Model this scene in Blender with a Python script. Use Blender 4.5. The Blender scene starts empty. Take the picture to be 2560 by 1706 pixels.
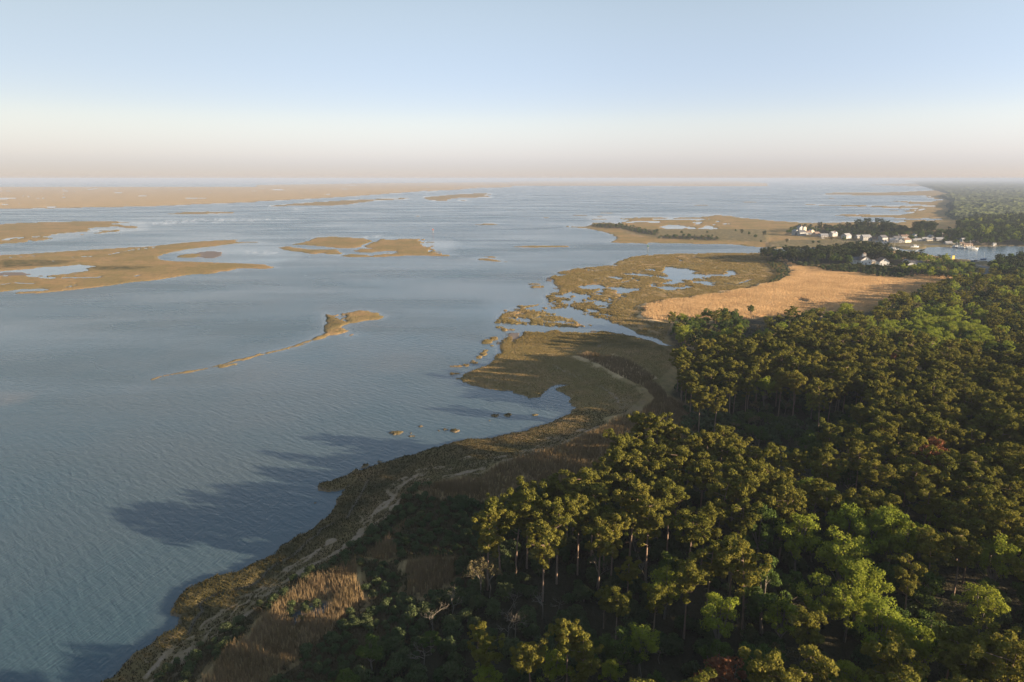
import bpy, math, random
import numpy as np
from mathutils import Vector, Matrix

# ------------------------------------------------------------------ camera, sky, sun, exposure
SC = bpy.context.scene
COL = SC.collection
CAM_H = 90.0
PITCH = math.radians(13.4)
FPX = 1707.0                       # focal length in photo pixels (24 mm on 36 mm, 2560 wide)
cam = bpy.data.cameras.new('camera'); camo = bpy.data.objects.new('camera', cam); COL.objects.link(camo)
camo.location = (0, 0, CAM_H); camo.rotation_euler = (math.pi/2 - PITCH, 0, 0)
cam.sensor_width = 36; cam.lens = 24.0; cam.clip_start = 0.5; cam.clip_end = 200000
SC.camera = camo
SUN_AZ = math.radians(108.5)       # clockwise from the view direction: behind the right shoulder
SUN_EL = math.radians(10.5)
sdir = Vector((math.sin(SUN_AZ)*math.cos(SUN_EL), math.cos(SUN_AZ)*math.cos(SUN_EL), math.sin(SUN_EL)))
sl = bpy.data.lights.new('sun', 'SUN'); sl.energy = 5.0; sl.angle = math.radians(0.53); sl.color = (1.0, 0.79, 0.54)
so = bpy.data.objects.new('sun', sl); COL.objects.link(so); so.rotation_euler = sdir.to_track_quat('Z', 'Y').to_euler(); so.location = sdir*300
SKY_RIM = (0.515, 0.535, 0.90); SKY_LOW = (0.53, 0.53, 0.90); SKY_MID = (0.99, 0.765, 0.82); SKY_TOP = (1.40, 0.97, 0.79); SKY_ZEN_FILL = (1.95, 1.45, 1.10); SKY_LEFT = (0.66, 0.64, 0.60)
W = bpy.data.worlds.new('World'); SC.world = W; W.use_nodes = True
wn = W.node_tree; wn.nodes.clear()
sky = wn.nodes.new('ShaderNodeTexSky'); sky.sky_type = 'NISHITA'; sky.sun_disc = False
sky.sun_elevation = SUN_EL; sky.sun_rotation = SUN_AZ; sky.altitude = 0; sky.air_density = 1.0; sky.dust_density = 0.1; sky.ozone_density = 2.5
bg = wn.nodes.new('ShaderNodeBackground'); bg.inputs['Strength'].default_value = 0.08
wo = wn.nodes.new('ShaderNodeOutputWorld')
# the sky's colour and brightness: the low sky of this hazy evening is pink-white rather than yellow, by elevation and by side
tc = wn.nodes.new('ShaderNodeTexCoord'); sx = wn.nodes.new('ShaderNodeSeparateXYZ'); wn.links.new(tc.outputs['Generated'], sx.inputs[0])
def wramp(src, lo, hi):
    r = wn.nodes.new('ShaderNodeMapRange'); r.clamp = True; r.interpolation_type = 'SMOOTHSTEP'; wn.links.new(src, r.inputs[0]); r.inputs[1].default_value = lo; r.inputs[2].default_value = hi; return r.outputs[0]
def wmix(f, a, b, mode='MIX'):
    m = wn.nodes.new('ShaderNodeMix'); m.data_type = 'RGBA'; m.blend_type = mode; m.clamp_factor = True
    for i, v in ((0, f), (6, a), (7, b)):
        if isinstance(v, bpy.types.NodeSocket): wn.links.new(v, m.inputs[i])
        else: m.inputs[i].default_value = v if i == 0 else (*v, 1)
    return m.outputs[2]
grade = wmix(wramp(sx.outputs[2], 0.0, 0.085), SKY_LOW, SKY_MID); grade = wmix(wramp(sx.outputs[2], -0.005, 0.035), SKY_RIM, grade); grade = wmix(wramp(sx.outputs[2], 0.085, 0.25), grade, SKY_TOP)
grade = wmix(wramp(sx.outputs[2], 0.27, 0.60), grade, SKY_ZEN_FILL)  # zenith brightened above the view as added fill for the shadows
side = wmix(wramp(sx.outputs[0], -0.75, 0.1), SKY_LEFT, (1, 1, 1))
grade = wmix(1.0, grade, side, 'MULTIPLY')
wn.links.new(wmix(1.0, sky.outputs[0], grade, 'MULTIPLY'), bg.inputs[0]); wn.links.new(bg.outputs[0], wo.inputs[0])
SC.view_settings.view_transform = 'Standard'; SC.view_settings.look = 'None'
SC.view_settings.exposure = 1.9; SC.view_settings.gamma = 1.0; SC.view_settings.use_curve_mapping = False
SC.cycles.use_denoising = True
SC.cycles.use_adaptive_sampling = True; SC.cycles.adaptive_threshold = 0.015
SC.cycles.max_bounces = 5; SC.cycles.diffuse_bounces = 3; SC.cycles.glossy_bounces = 2; SC.cycles.transmission_bounces = 3
SC.cycles.transparent_max_bounces = 4; SC.cycles.volume_bounces = 2
HAZE_DENSITY = 9.5e-5

# ------------------------------------------------------------------ projection: photo pixel -> point of the place at height z
def at(px, py, z=0.0):
    a = (px-1280)/FPX; b = (py-853)/FPX
    dy = math.cos(PITCH)-b*math.sin(PITCH); dz = -math.sin(PITCH)-b*math.cos(PITCH)
    s = (CAM_H-z)/(-dz)
    return (a*s, dy*s)
REG = {'A': (0, 400, 640/2353), 'B': (640, 400, 640/2353), 'C': (1280, 400, 640/2353), 'D': (1920, 400, 640/2353),
       'E': (640, 750, 640/2230), 'F': (1280, 750, 640/2230), 'G': (400, 1150, 640/1805), 'H': (1040, 1150, 640/1805),
       'I': (0, 800, 640/2230), 'J': (1920, 750, 640/2230), 'K': (1680, 1150, 880/2353), 'W': (0, 0, 2560/2353), 'X': (0, 0, 1.0),
       'M': (1960, 540, 200/2353), 'N': (2160, 540, 200/2353), 'O': (2360, 580, 200/2353), 'Q': (2100, 620, 220/2353)}
def px(*seq):
    """('A', x, y, x, y, ..., 'B', x, y ...) -> list of photo pixels"""
    out = []; reg = None; buf = []
    for v in seq:
        if isinstance(v, str): reg = REG[v]
        else:
            buf.append(v)
            if len(buf) == 2:
                out.append((reg[0]+buf[0]*reg[2], reg[1]+buf[1]*reg[2])); buf = []
    return out
def poly(*seq, z=0.0):
    return np.array([at(x, max(y, 449.5), z) for x, y in px(*seq)])

# ------------------------------------------------------------------ numeric helpers
def _hash(ix, iy, seed):
    h = (ix.astype(np.int64)*374761393 + iy.astype(np.int64)*668265263 + seed*1442695041) & 0x7fffffff
    h = ((h ^ (h >> 13))*1274126177) & 0x7fffffff
    return ((h ^ (h >> 16)) & 0xffff)/65535.0
def vnoise(x, y, seed=0):
    ix = np.floor(x); iy = np.floor(y); fx = x-ix; fy = y-iy
    fx = fx*fx*(3-2*fx); fy = fy*fy*(3-2*fy)
    a = _hash(ix, iy, seed); b = _hash(ix+1, iy, seed); c = _hash(ix, iy+1, seed); d = _hash(ix+1, iy+1, seed)
    return (a*(1-fx)+b*fx)*(1-fy)+(c*(1-fx)+d*fx)*fy
def fbm(x, y, seed=0, octv=4):
    s = 0; a = 0.5; t = 0
    for o in range(octv):
        s = s+a*vnoise(x*2**o+17.3*o, y*2**o-9.1*o, seed+o*7); t += a; a *= 0.55
    return s/t*2-1
def seg_dist(X, Y, P, closed=True):
    d2 = np.full(X.shape, 1e18)
    n = len(P)
    for i in range(n if closed else n-1):
        ax, ay = P[i]; bx, by = P[(i+1) % n]
        vx, vy = bx-ax, by-ay; L = vx*vx+vy*vy+1e-9
        t = np.clip(((X-ax)*vx+(Y-ay)*vy)/L, 0, 1)
        d2 = np.minimum(d2, (X-ax-t*vx)**2+(Y-ay-t*vy)**2)
    return np.sqrt(d2)
def inside(X, Y, P):
    r = np.zeros(X.shape, bool); n = len(P); j = n-1
    for i in range(n):
        xi, yi = P[i]; xj, yj = P[j]
        c = ((yi > Y) != (yj > Y)) & (X < (xj-xi)*(Y-yi)/(yj-yi+1e-12)+xi)
        r ^= c; j = i
    return r
def sd(X, Y, P, pad=40.0):
    """signed distance, positive inside, computed only near the polygon (-pad elsewhere)"""
    out = np.full(X.shape, -pad)
    lo = P.min(0)-pad; hi = P.max(0)+pad
    m = (X > lo[0]) & (X < hi[0]) & (Y > lo[1]) & (Y < hi[1])
    if m.any():
        x = X[m]; y = Y[m]
        d = seg_dist(x, y, P); ins = inside(x, y, P)
        out[m] = np.maximum(np.where(ins, d, -d), -pad)
    return out
def pline(X, Y, P, pad):
    out = np.full(X.shape, 1e3)
    lo = P.min(0)-pad; hi = P.max(0)+pad
    m = (X > lo[0]) & (X < hi[0]) & (Y > lo[1]) & (Y < hi[1])
    if m.any(): out[m] = seg_dist(X[m], Y[m], P, False)
    return out
def sat(v): return np.clip(v, 0, 1)

# ------------------------------------------------------------------ object helpers
def tag(o, label=None, cat=None, group=None, kind=None):
    if label: o['label'] = label
    if cat: o['category'] = cat
    if group: o['group'] = group
    if kind: o['kind'] = kind
    return o
def mesh_np(name, V, Fc, mats, parent=None, attrs=None, nside=3, smooth=False, mat_idx=None):
    me = bpy.data.meshes.new(name)
    V = np.ascontiguousarray(V, np.float32); Fc = np.ascontiguousarray(Fc, np.int32)
    me.vertices.add(len(V)); me.vertices.foreach_set('co', V.ravel())
    me.loops.add(Fc.size); me.loops.foreach_set('vertex_index', Fc.ravel())
    me.polygons.add(len(Fc)); me.polygons.foreach_set('loop_start', np.arange(0, Fc.size, nside, dtype=np.int32))
    if smooth: me.polygons.foreach_set('use_smooth', np.ones(len(Fc), bool))
    else: me.polygons.foreach_set('use_smooth', np.zeros(len(Fc), bool))
    for m in (mats if isinstance(mats, (list, tuple)) else [mats]): me.materials.append(m)
    if mat_idx is not None: me.polygons.foreach_set('material_index', np.ascontiguousarray(mat_idx, np.int32))
    for k, v in (attrs or {}).items():
        if v.ndim == 2:
            a = me.attributes.new(k, 'FLOAT_COLOR', 'POINT'); a.data.foreach_set('color', np.ascontiguousarray(v, np.float32).ravel())
        else:
            a = me.attributes.new(k, 'FLOAT', 'POINT'); a.data.foreach_set('value', np.ascontiguousarray(v, np.float32))
    me.update(calc_edges=True)
    o = bpy.data.objects.new(name, me)
    COL.objects.link(o)
    if parent is not None: o.parent = parent
    return o
class MB:
    """collects simple solids into one mesh"""
    def __init__(s): s.v = []; s.f = []; s.m = []
    def add(s, vs, fs, mi=0):
        n = len(s.v); s.v += [tuple(v) for v in vs]; s.f += [tuple(i+n for i in f) for f in fs]; s.m += [mi]*len(fs); return s
    def box(s, x0, x1, y0, y1, z0, z1, mi=0):
        return s.add([(x0,y0,z0),(x1,y0,z0),(x1,y1,z0),(x0,y1,z0),(x0,y0,z1),(x1,y0,z1),(x1,y1,z1),(x0,y1,z1)],
                     [(0,3,2,1),(4,5,6,7),(0,1,5,4),(1,2,6,5),(2,3,7,6),(3,0,4,7)], mi)
    def prism(s, pts, d, mi=0):
        """polygon pts (3D list) extruded by vector d"""
        n = len(pts); q = [tuple(np.array(p)+np.array(d)) for p in pts]
        return s.add(list(pts)+q, [tuple(range(n))[::-1], tuple(range(n, 2*n))]+[(i, (i+1) % n, n+(i+1) % n, n+i) for i in range(n)], mi)
    def cyl(s, a, b, r0, r1=None, n=8, mi=0):
        r1 = r0 if r1 is None else r1
        a = Vector(a); b = Vector(b); q = (b-a).to_track_quat('Z', 'Y')
        vs = [a+q @ Vector((math.cos(2*math.pi*i/n)*r0, math.sin(2*math.pi*i/n)*r0, 0)) for i in range(n)] + \
             [b+q @ Vector((math.cos(2*math.pi*i/n)*r1, math.sin(2*math.pi*i/n)*r1, 0)) for i in range(n)]
        return s.add(vs, [tuple(range(n))[::-1], tuple(range(n, 2*n))]+[(i, (i+1) % n, n+(i+1) % n, n+i) for i in range(n)], mi)
    def build(s, name, mats, parent=None, smooth=False):
        me = bpy.data.meshes.new(name); me.from_pydata(s.v, [], s.f)
        for m in (mats if isinstance(mats, (list, tuple)) else [mats]): me.materials.append(m)
        if len(me.materials) > 1: me.polygons.foreach_set('material_index', s.m)
        if smooth: me.polygons.foreach_set('use_smooth', [True]*len(s.f))
        me.update(); o = bpy.data.objects.new(name, me); COL.objects.link(o)
        if parent is not None: o.parent = parent
        return o
def empty(name, loc, rz=0.0, sc=1.0):
    o = bpy.data.objects.new(name, None); COL.objects.link(o); o.location = loc; o.rotation_euler = (0, 0, rz); o.scale = (sc, sc, sc)
    o.empty_display_size = 0.5
    return o
def copy_tree(o):
    c = o.copy(); COL.objects.link(c)
    for ch in kids[o.name]:
        k = ch.copy(); COL.objects.link(k); k.parent = c
    return c
kids = {}

# ------------------------------------------------------------------ materials
class NT:
    def __init__(s, name):
        s.m = bpy.data.materials.new(name); s.m.use_nodes = True; s.t = s.m.node_tree; s.t.nodes.clear()
        s.out = s.t.nodes.new('ShaderNodeOutputMaterial')
    def n(s, typ, **kw):
        nd = s.t.nodes.new(typ)
        for k, v in kw.items(): setattr(nd, k, v)
        return nd
    def l(s, a, b): s.t.links.new(a, b)
    def setin(s, inp, v):
        if isinstance(v, bpy.types.NodeSocket): s.l(v, inp)
        else: inp.default_value = v
    def math(s, op, a, b=0.0, clamp=False):
        nd = s.n('ShaderNodeMath', operation=op); nd.use_clamp = clamp; s.setin(nd.inputs[0], a); s.setin(nd.inputs[1], b); return nd.outputs[0]
    def mix(s, f, a, b):
        nd = s.n('ShaderNodeMix', data_type='RGBA'); s.setin(nd.inputs[0], f)
        s.setin(nd.inputs[6], a if isinstance(a, bpy.types.NodeSocket) else (*a, 1)); s.setin(nd.inputs[7], b if isinstance(b, bpy.types.NodeSocket) else (*b, 1))
        return nd.outputs[2]
    def noise(s, vec, scale, detail=4, rough=0.55, dist=0.0):
        nd = s.n('ShaderNodeTexNoise'); s.l(vec, nd.inputs['Vector']); nd.inputs['Scale'].default_value = scale
        nd.inputs['Detail'].default_value = detail; nd.inputs['Roughness'].default_value = rough; nd.inputs['Distortion'].default_value = dist
        return nd.outputs[0]
    def ramp(s, f, lo, hi, a=0.0, b=1.0):
        nd = s.n('ShaderNodeMapRange'); nd.clamp = True; s.l(f, nd.inputs[0]); nd.inputs[1].default_value = lo; nd.inputs[2].default_value = hi
        nd.inputs[3].default_value = a; nd.inputs[4].default_value = b; return nd.outputs[0]
    def pos(s): return s.n('ShaderNodeNewGeometry').outputs['Position']
    def obj(s): return s.n('ShaderNodeTexCoord').outputs['Object']
    def mapv(s, v, scale=(1,1,1), rot=(0,0,0)):
        nd = s.n('ShaderNodeMapping'); s.l(v, nd.inputs[0]); nd.inputs['Scale'].default_value = scale; nd.inputs['Rotation'].default_value = rot; return nd.outputs[0]
    def attr(s, name): return s.n('ShaderNodeAttribute', attribute_name=name)
    def bump(s, h, dist, strength=1.0):
        nd = s.n('ShaderNodeBump'); s.l(h, nd.inputs['Height']); nd.inputs['Distance'].default_value = dist; s.setin(nd.inputs['Strength'], strength); return nd.outputs[0]
    def princ(s, base, rough=0.8, normal=None, spec=0.3, metal=0.0):
        nd = s.n('ShaderNodeBsdfPrincipled')
        s.setin(nd.inputs['Base Color'], base if isinstance(base, bpy.types.NodeSocket) else (*base, 1)); s.setin(nd.inputs['Roughness'], rough)
        nd.inputs['Specular IOR Level'].default_value = spec; nd.inputs['Metallic'].default_value = metal
        if normal is not None: s.l(normal, nd.inputs['Normal'])
        s.l(nd.outputs[0], s.out.inputs[0]); return nd

def simple(name, col, rough=0.7, var=0.15, scale=1.5, metal=0.0, spec=0.3):
    k = NT(name); v = k.obj(); nz = k.noise(v, scale, 4)
    dark = tuple(c*(1-var) for c in col); lite = tuple(min(1, c*(1+var)) for c in col)
    k.princ(k.mix(nz, dark, lite), rough, spec=spec, metal=metal); return k.m

def leafmat(name, ca, cb, cc, transl=0.25, vscale=0.9):
    """foliage: colour varies from plant to plant and from clump to clump"""
    k = NT(name); oi = k.n('ShaderNodeObjectInfo'); at_ = k.attr('tint').outputs['Fac']
    r = k.math('FRACT', k.math('ADD', oi.outputs['Random'], at_))
    nz = k.noise(k.pos(), vscale, 3)
    c1 = k.mix(r, ca, cb)
    c2 = k.mix(k.ramp(nz, 0.3, 0.75), c1, cc)
    d = k.n('ShaderNodeBsdfDiffuse'); k.l(c2, d.inputs[0])
    t = k.n('ShaderNodeBsdfTranslucent'); k.l(k.mix(0.35, c2, tuple(min(1, x*1.6) for x in cc)), t.inputs[0])
    m = k.n('ShaderNodeMixShader'); m.inputs[0].default_value = transl; k.l(d.outputs[0], m.inputs[1]); k.l(t.outputs[0], m.inputs[2])
    k.l(m.outputs[0], k.out.inputs[0]); return k.m

M = {}
M['pine'] = leafmat('pine_needles', (0.088, 0.090, 0.018), (0.172, 0.142, 0.028), (0.130, 0.128, 0.025), 0.3)
M['pine_dark'] = leafmat('dark_pine_needles', (0.030, 0.042, 0.018), (0.055, 0.055, 0.022), (0.045, 0.060, 0.022), 0.15)
M['leafy'] = leafmat('spring_leaves', (0.150, 0.185, 0.026), (0.235, 0.230, 0.036), (0.190, 0.225, 0.030), 0.38)
M['green'] = leafmat('green_leaves', (0.052, 0.080, 0.022), (0.092, 0.115, 0.028), (0.078, 0.112, 0.028), 0.32)
M['bud'] = leafmat('budding_twigs', (0.105, 0.080, 0.045), (0.150, 0.115, 0.060), (0.120, 0.110, 0.050), 0.25)
M['rust'] = leafmat('rusty_needles', (0.170, 0.070, 0.035), (0.200, 0.085, 0.040), (0.150, 0.070, 0.040), 0.2)
M['shrub'] = leafmat('shrub_leaves', (0.058, 0.076, 0.036), (0.105, 0.108, 0.052), (0.075, 0.100, 0.038), 0.3, 0.5)
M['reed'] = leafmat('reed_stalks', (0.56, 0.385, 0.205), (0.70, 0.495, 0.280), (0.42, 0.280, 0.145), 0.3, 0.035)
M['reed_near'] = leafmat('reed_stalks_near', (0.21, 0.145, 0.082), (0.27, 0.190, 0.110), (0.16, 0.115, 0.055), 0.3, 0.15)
M['herb'] = leafmat('dry_herbs', (0.075, 0.055, 0.030), (0.135, 0.095, 0.055), (0.060, 0.066, 0.028), 0.25, 0.12)
M['grass_shaded'] = leafmat('shaded_shore_grass', (0.045, 0.034, 0.014), (0.072, 0.052, 0.020), (0.038, 0.037, 0.013), 0.22, 0.08)  # tree shade on the near shore is put into this dark colour
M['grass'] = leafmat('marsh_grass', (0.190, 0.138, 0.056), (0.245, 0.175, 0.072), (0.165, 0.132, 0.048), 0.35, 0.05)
def barkm(name, a, b):
    k = NT(name); v = k.mapv(k.obj(), (3, 3, 0.6)); nz = k.noise(v, 2.0, 5)
    k.princ(k.mix(nz, a, b), 0.9, k.bump(nz, 0.05), 0.2); return k.m
M['bark'] = barkm('pine_bark', (0.13, 0.085, 0.06), (0.27, 0.19, 0.14))
M['graybark'] = barkm('grey_bark', (0.10, 0.085, 0.066), (0.20, 0.168, 0.13))
M['white'] = simple('white_siding', (0.66, 0.65, 0.62), 0.6, 0.06)
M['offwhite'] = simple('shaded_white_siding', (0.33, 0.33, 0.325), 0.7, 0.08)  # white paint toned down, shade on the village row put into the colour
M['cream'] = simple('cream_siding', (0.62, 0.55, 0.42), 0.7, 0.08)
M['greywall'] = simple('grey_siding', (0.36, 0.37, 0.38), 0.7, 0.1)
M['tanwall'] = simple('tan_siding', (0.45, 0.34, 0.24), 0.7, 0.1)
M['roof_dark'] = simple('dark_shingle', (0.09, 0.09, 0.10), 0.85, 0.25, 3)
M['roof_grey'] = simple('grey_shingle', (0.24, 0.24, 0.25), 0.85, 0.2, 3)
M['roof_brown'] = simple('brown_shingle', (0.17, 0.12, 0.09), 0.85, 0.25, 3)
M['glass'] = simple('window_glass', (0.03, 0.035, 0.045), 0.12, 0.2, 1, 0, 0.6)
M['wood'] = simple('weathered_wood', (0.30, 0.25, 0.19), 0.85, 0.25, 2)
M['hull'] = simple('boat_hull', (0.62, 0.62, 0.61), 0.35, 0.05)
M['blue'] = simple('blue_paint', (0.06, 0.12, 0.25), 0.4, 0.1)
M['metal'] = simple('galvanised_metal', (0.45, 0.46, 0.47), 0.45, 0.1, 2, 0.6)
M['redpaint'] = simple('red_paint', (0.35, 0.10, 0.07), 0.5, 0.1)
M['greenpaint'] = simple('green_paint', (0.05, 0.12, 0.08), 0.5, 0.1)
M['yellow'] = simple('yellow_paint', (0.75, 0.55, 0.12), 0.5, 0.08)
M['brick'] = simple('chimney_brick', (0.30, 0.15, 0.11), 0.9, 0.2, 3)
M['tyre'] = simple('tyre_rubber', (0.02, 0.02, 0.02), 0.9, 0.1)
M['asphalt'] = simple('asphalt', (0.075, 0.075, 0.08), 0.9, 0.2, 0.3)

# land: marsh, reed bed, sand, lawn, forest floor, mud and road colours chosen by where each grows, shore shade painted in
def landmat():
    k = NT('land_cover'); p = k.pos()
    A = k.n('ShaderNodeSeparateColor'); k.l(k.attr('cover_a').outputs['Color'], A.inputs[0])
    Bn = k.n('ShaderNodeSeparateColor'); k.l(k.attr('cover_b').outputs['Color'], Bn.inputs[0])
    n_big = k.noise(p, 0.018, 5, 0.6); n_mid = k.noise(p, 0.12, 5, 0.65); n_fine = k.noise(p, 0.9, 4, 0.7); n_tex = k.noise(k.mapv(p, (1, 0.45, 1)), 0.35, 5, 0.75)
    marsh = k.mix(k.ramp(n_big, 0.42, 0.58), (0.300, 0.190, 0.086), (0.215, 0.155, 0.060))
    marsh = k.mix(k.ramp(n_mid, 0.42, 0.70, 0, 0.75), marsh, (0.165, 0.135, 0.046))
    marsh = k.mix(k.ramp(n_tex, 0.50, 0.72, 0, 0.65), marsh, (0.130, 0.090, 0.048))
    marsh = k.mix(k.ramp(n_tex, 0.48, 0.25, 0, 0.5), marsh, (0.330, 0.215, 0.105))
    lush_shade = k.mix(n_mid, (0.045, 0.042, 0.014), (0.075, 0.062, 0.022))  # olive cover darkened to carry painted shade as well
    marsh = k.mix(k.math('MULTIPLY', Bn.outputs[2], k.ramp(n_mid, 0.25, 0.6)), marsh, lush_shade)
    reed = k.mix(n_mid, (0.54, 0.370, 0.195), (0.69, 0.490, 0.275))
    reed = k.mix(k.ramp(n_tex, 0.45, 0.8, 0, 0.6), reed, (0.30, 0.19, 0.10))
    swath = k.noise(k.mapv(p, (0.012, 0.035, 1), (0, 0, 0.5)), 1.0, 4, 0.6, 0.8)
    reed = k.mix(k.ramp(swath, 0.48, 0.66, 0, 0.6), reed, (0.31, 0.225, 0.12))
    sand = k.mix(n_fine, (0.19, 0.135, 0.090), (0.36, 0.265, 0.180))
    lawn = k.mix(k.ramp(n_mid, .35, .65), (0.085, 0.085, 0.036), (0.24, 0.175, 0.09)); lawn = k.mix(k.ramp(n_tex, .5, .68, 0, .7), lawn, (0.055, 0.055, 0.028))
    floor = k.mix(n_mid, (0.028, 0.026, 0.014), (0.055, 0.045, 0.024))
    mud = k.mix(n_tex, (0.13, 0.105, 0.09), (0.20, 0.165, 0.15))
    road = k.mix(n_fine, (0.15, 0.14, 0.135), (0.20, 0.19, 0.18))
    c = k.mix(A.outputs[0], marsh, reed); c = k.mix(A.outputs[2], c, lawn); c = k.mix(k.attr('cover_a').outputs['Alpha'], c, floor)
    c = k.mix(A.outputs[1], c, sand); c = k.mix(Bn.outputs[0], c, mud); c = k.mix(Bn.outputs[1], c, road)
    h = k.math('ADD', k.math('MULTIPLY', n_tex, 1.6), k.math('MULTIPLY', n_fine, 0.5))
    bst = k.math('SUBTRACT', 0.9, k.math('MULTIPLY', k.math('MAXIMUM', Bn.outputs[0], Bn.outputs[1]), 0.8), True)
    k.princ(c, 0.95, k.bump(h, 0.8, bst), 0.1); return k.m
M['land'] = landmat()

def watermat():
    k = NT('bay_water'); p = k.pos()
    calm = k.attr('calm').outputs['Fac']; foam = k.attr('foam').outputs['Fac']; shal = k.attr('shallow').outputs['Fac']
    warp = k.noise(p, 0.012, 2)
    def train(ang, along, across, dist=0.3, det=2.5):
        nd = k.n('ShaderNodeMapping', vector_type='TEXTURE'); k.l(p, nd.inputs[0]); nd.inputs['Scale'].default_value = (along, across, 1); nd.inputs['Rotation'].default_value = (0, 0, math.radians(ang))
        return k.noise(nd.outputs[0], 1.0, det, 0.5, dist)
    lake = k.noise(p, 0.008, 2)
    w1 = train(72, 4.0, 0.65); w2 = train(-40, 6.0, 1.5, 0.35); w3 = train(-8, 2.6, 0.8); w4 = train(58, 1.8, 0.5)
    h = k.math('ADD', k.math('MULTIPLY', w1, k.ramp(lake, .35, .65, 0.14, 0.24)), k.math('ADD', k.math('MULTIPLY', w2, k.ramp(lake, .35, .65, 0.42, 0.22)), k.math('ADD', k.math('MULTIPLY', w3, 0.12), k.math('MULTIPLY', w4, 0.07))))
    streak = k.noise(k.mapv(p, (0.0035, 0.014, 1), (0, 0, math.radians(-12))), 1.0, 4, 0.6, 0.6)
    amp = k.math('MULTIPLY', k.math('SUBTRACT', 1.0, k.math('MULTIPLY', calm, 0.85)), k.ramp(streak, 0.35, 0.65, 0.66, 1.15))
    nrm = k.bump(h, 0.82, amp)
    deep = k.mix(k.ramp(warp, 0.35, 0.65), (0.044, 0.078, 0.096), (0.066, 0.088, 0.098))
    base = k.mix(shal, deep, (0.17, 0.15, 0.14))
    base = k.mix(foam, base, (0.62, 0.62, 0.62))
    rough = k.math('SUBTRACT', k.ramp(streak, 0.35, 0.65, 0.15, 0.32), k.math('MULTIPLY', calm, 0.20), True)
    b = k.princ(base, rough, nrm, 0.5); b.inputs['IOR'].default_value = 1.333
    return k.m
M['water'] = watermat()

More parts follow.
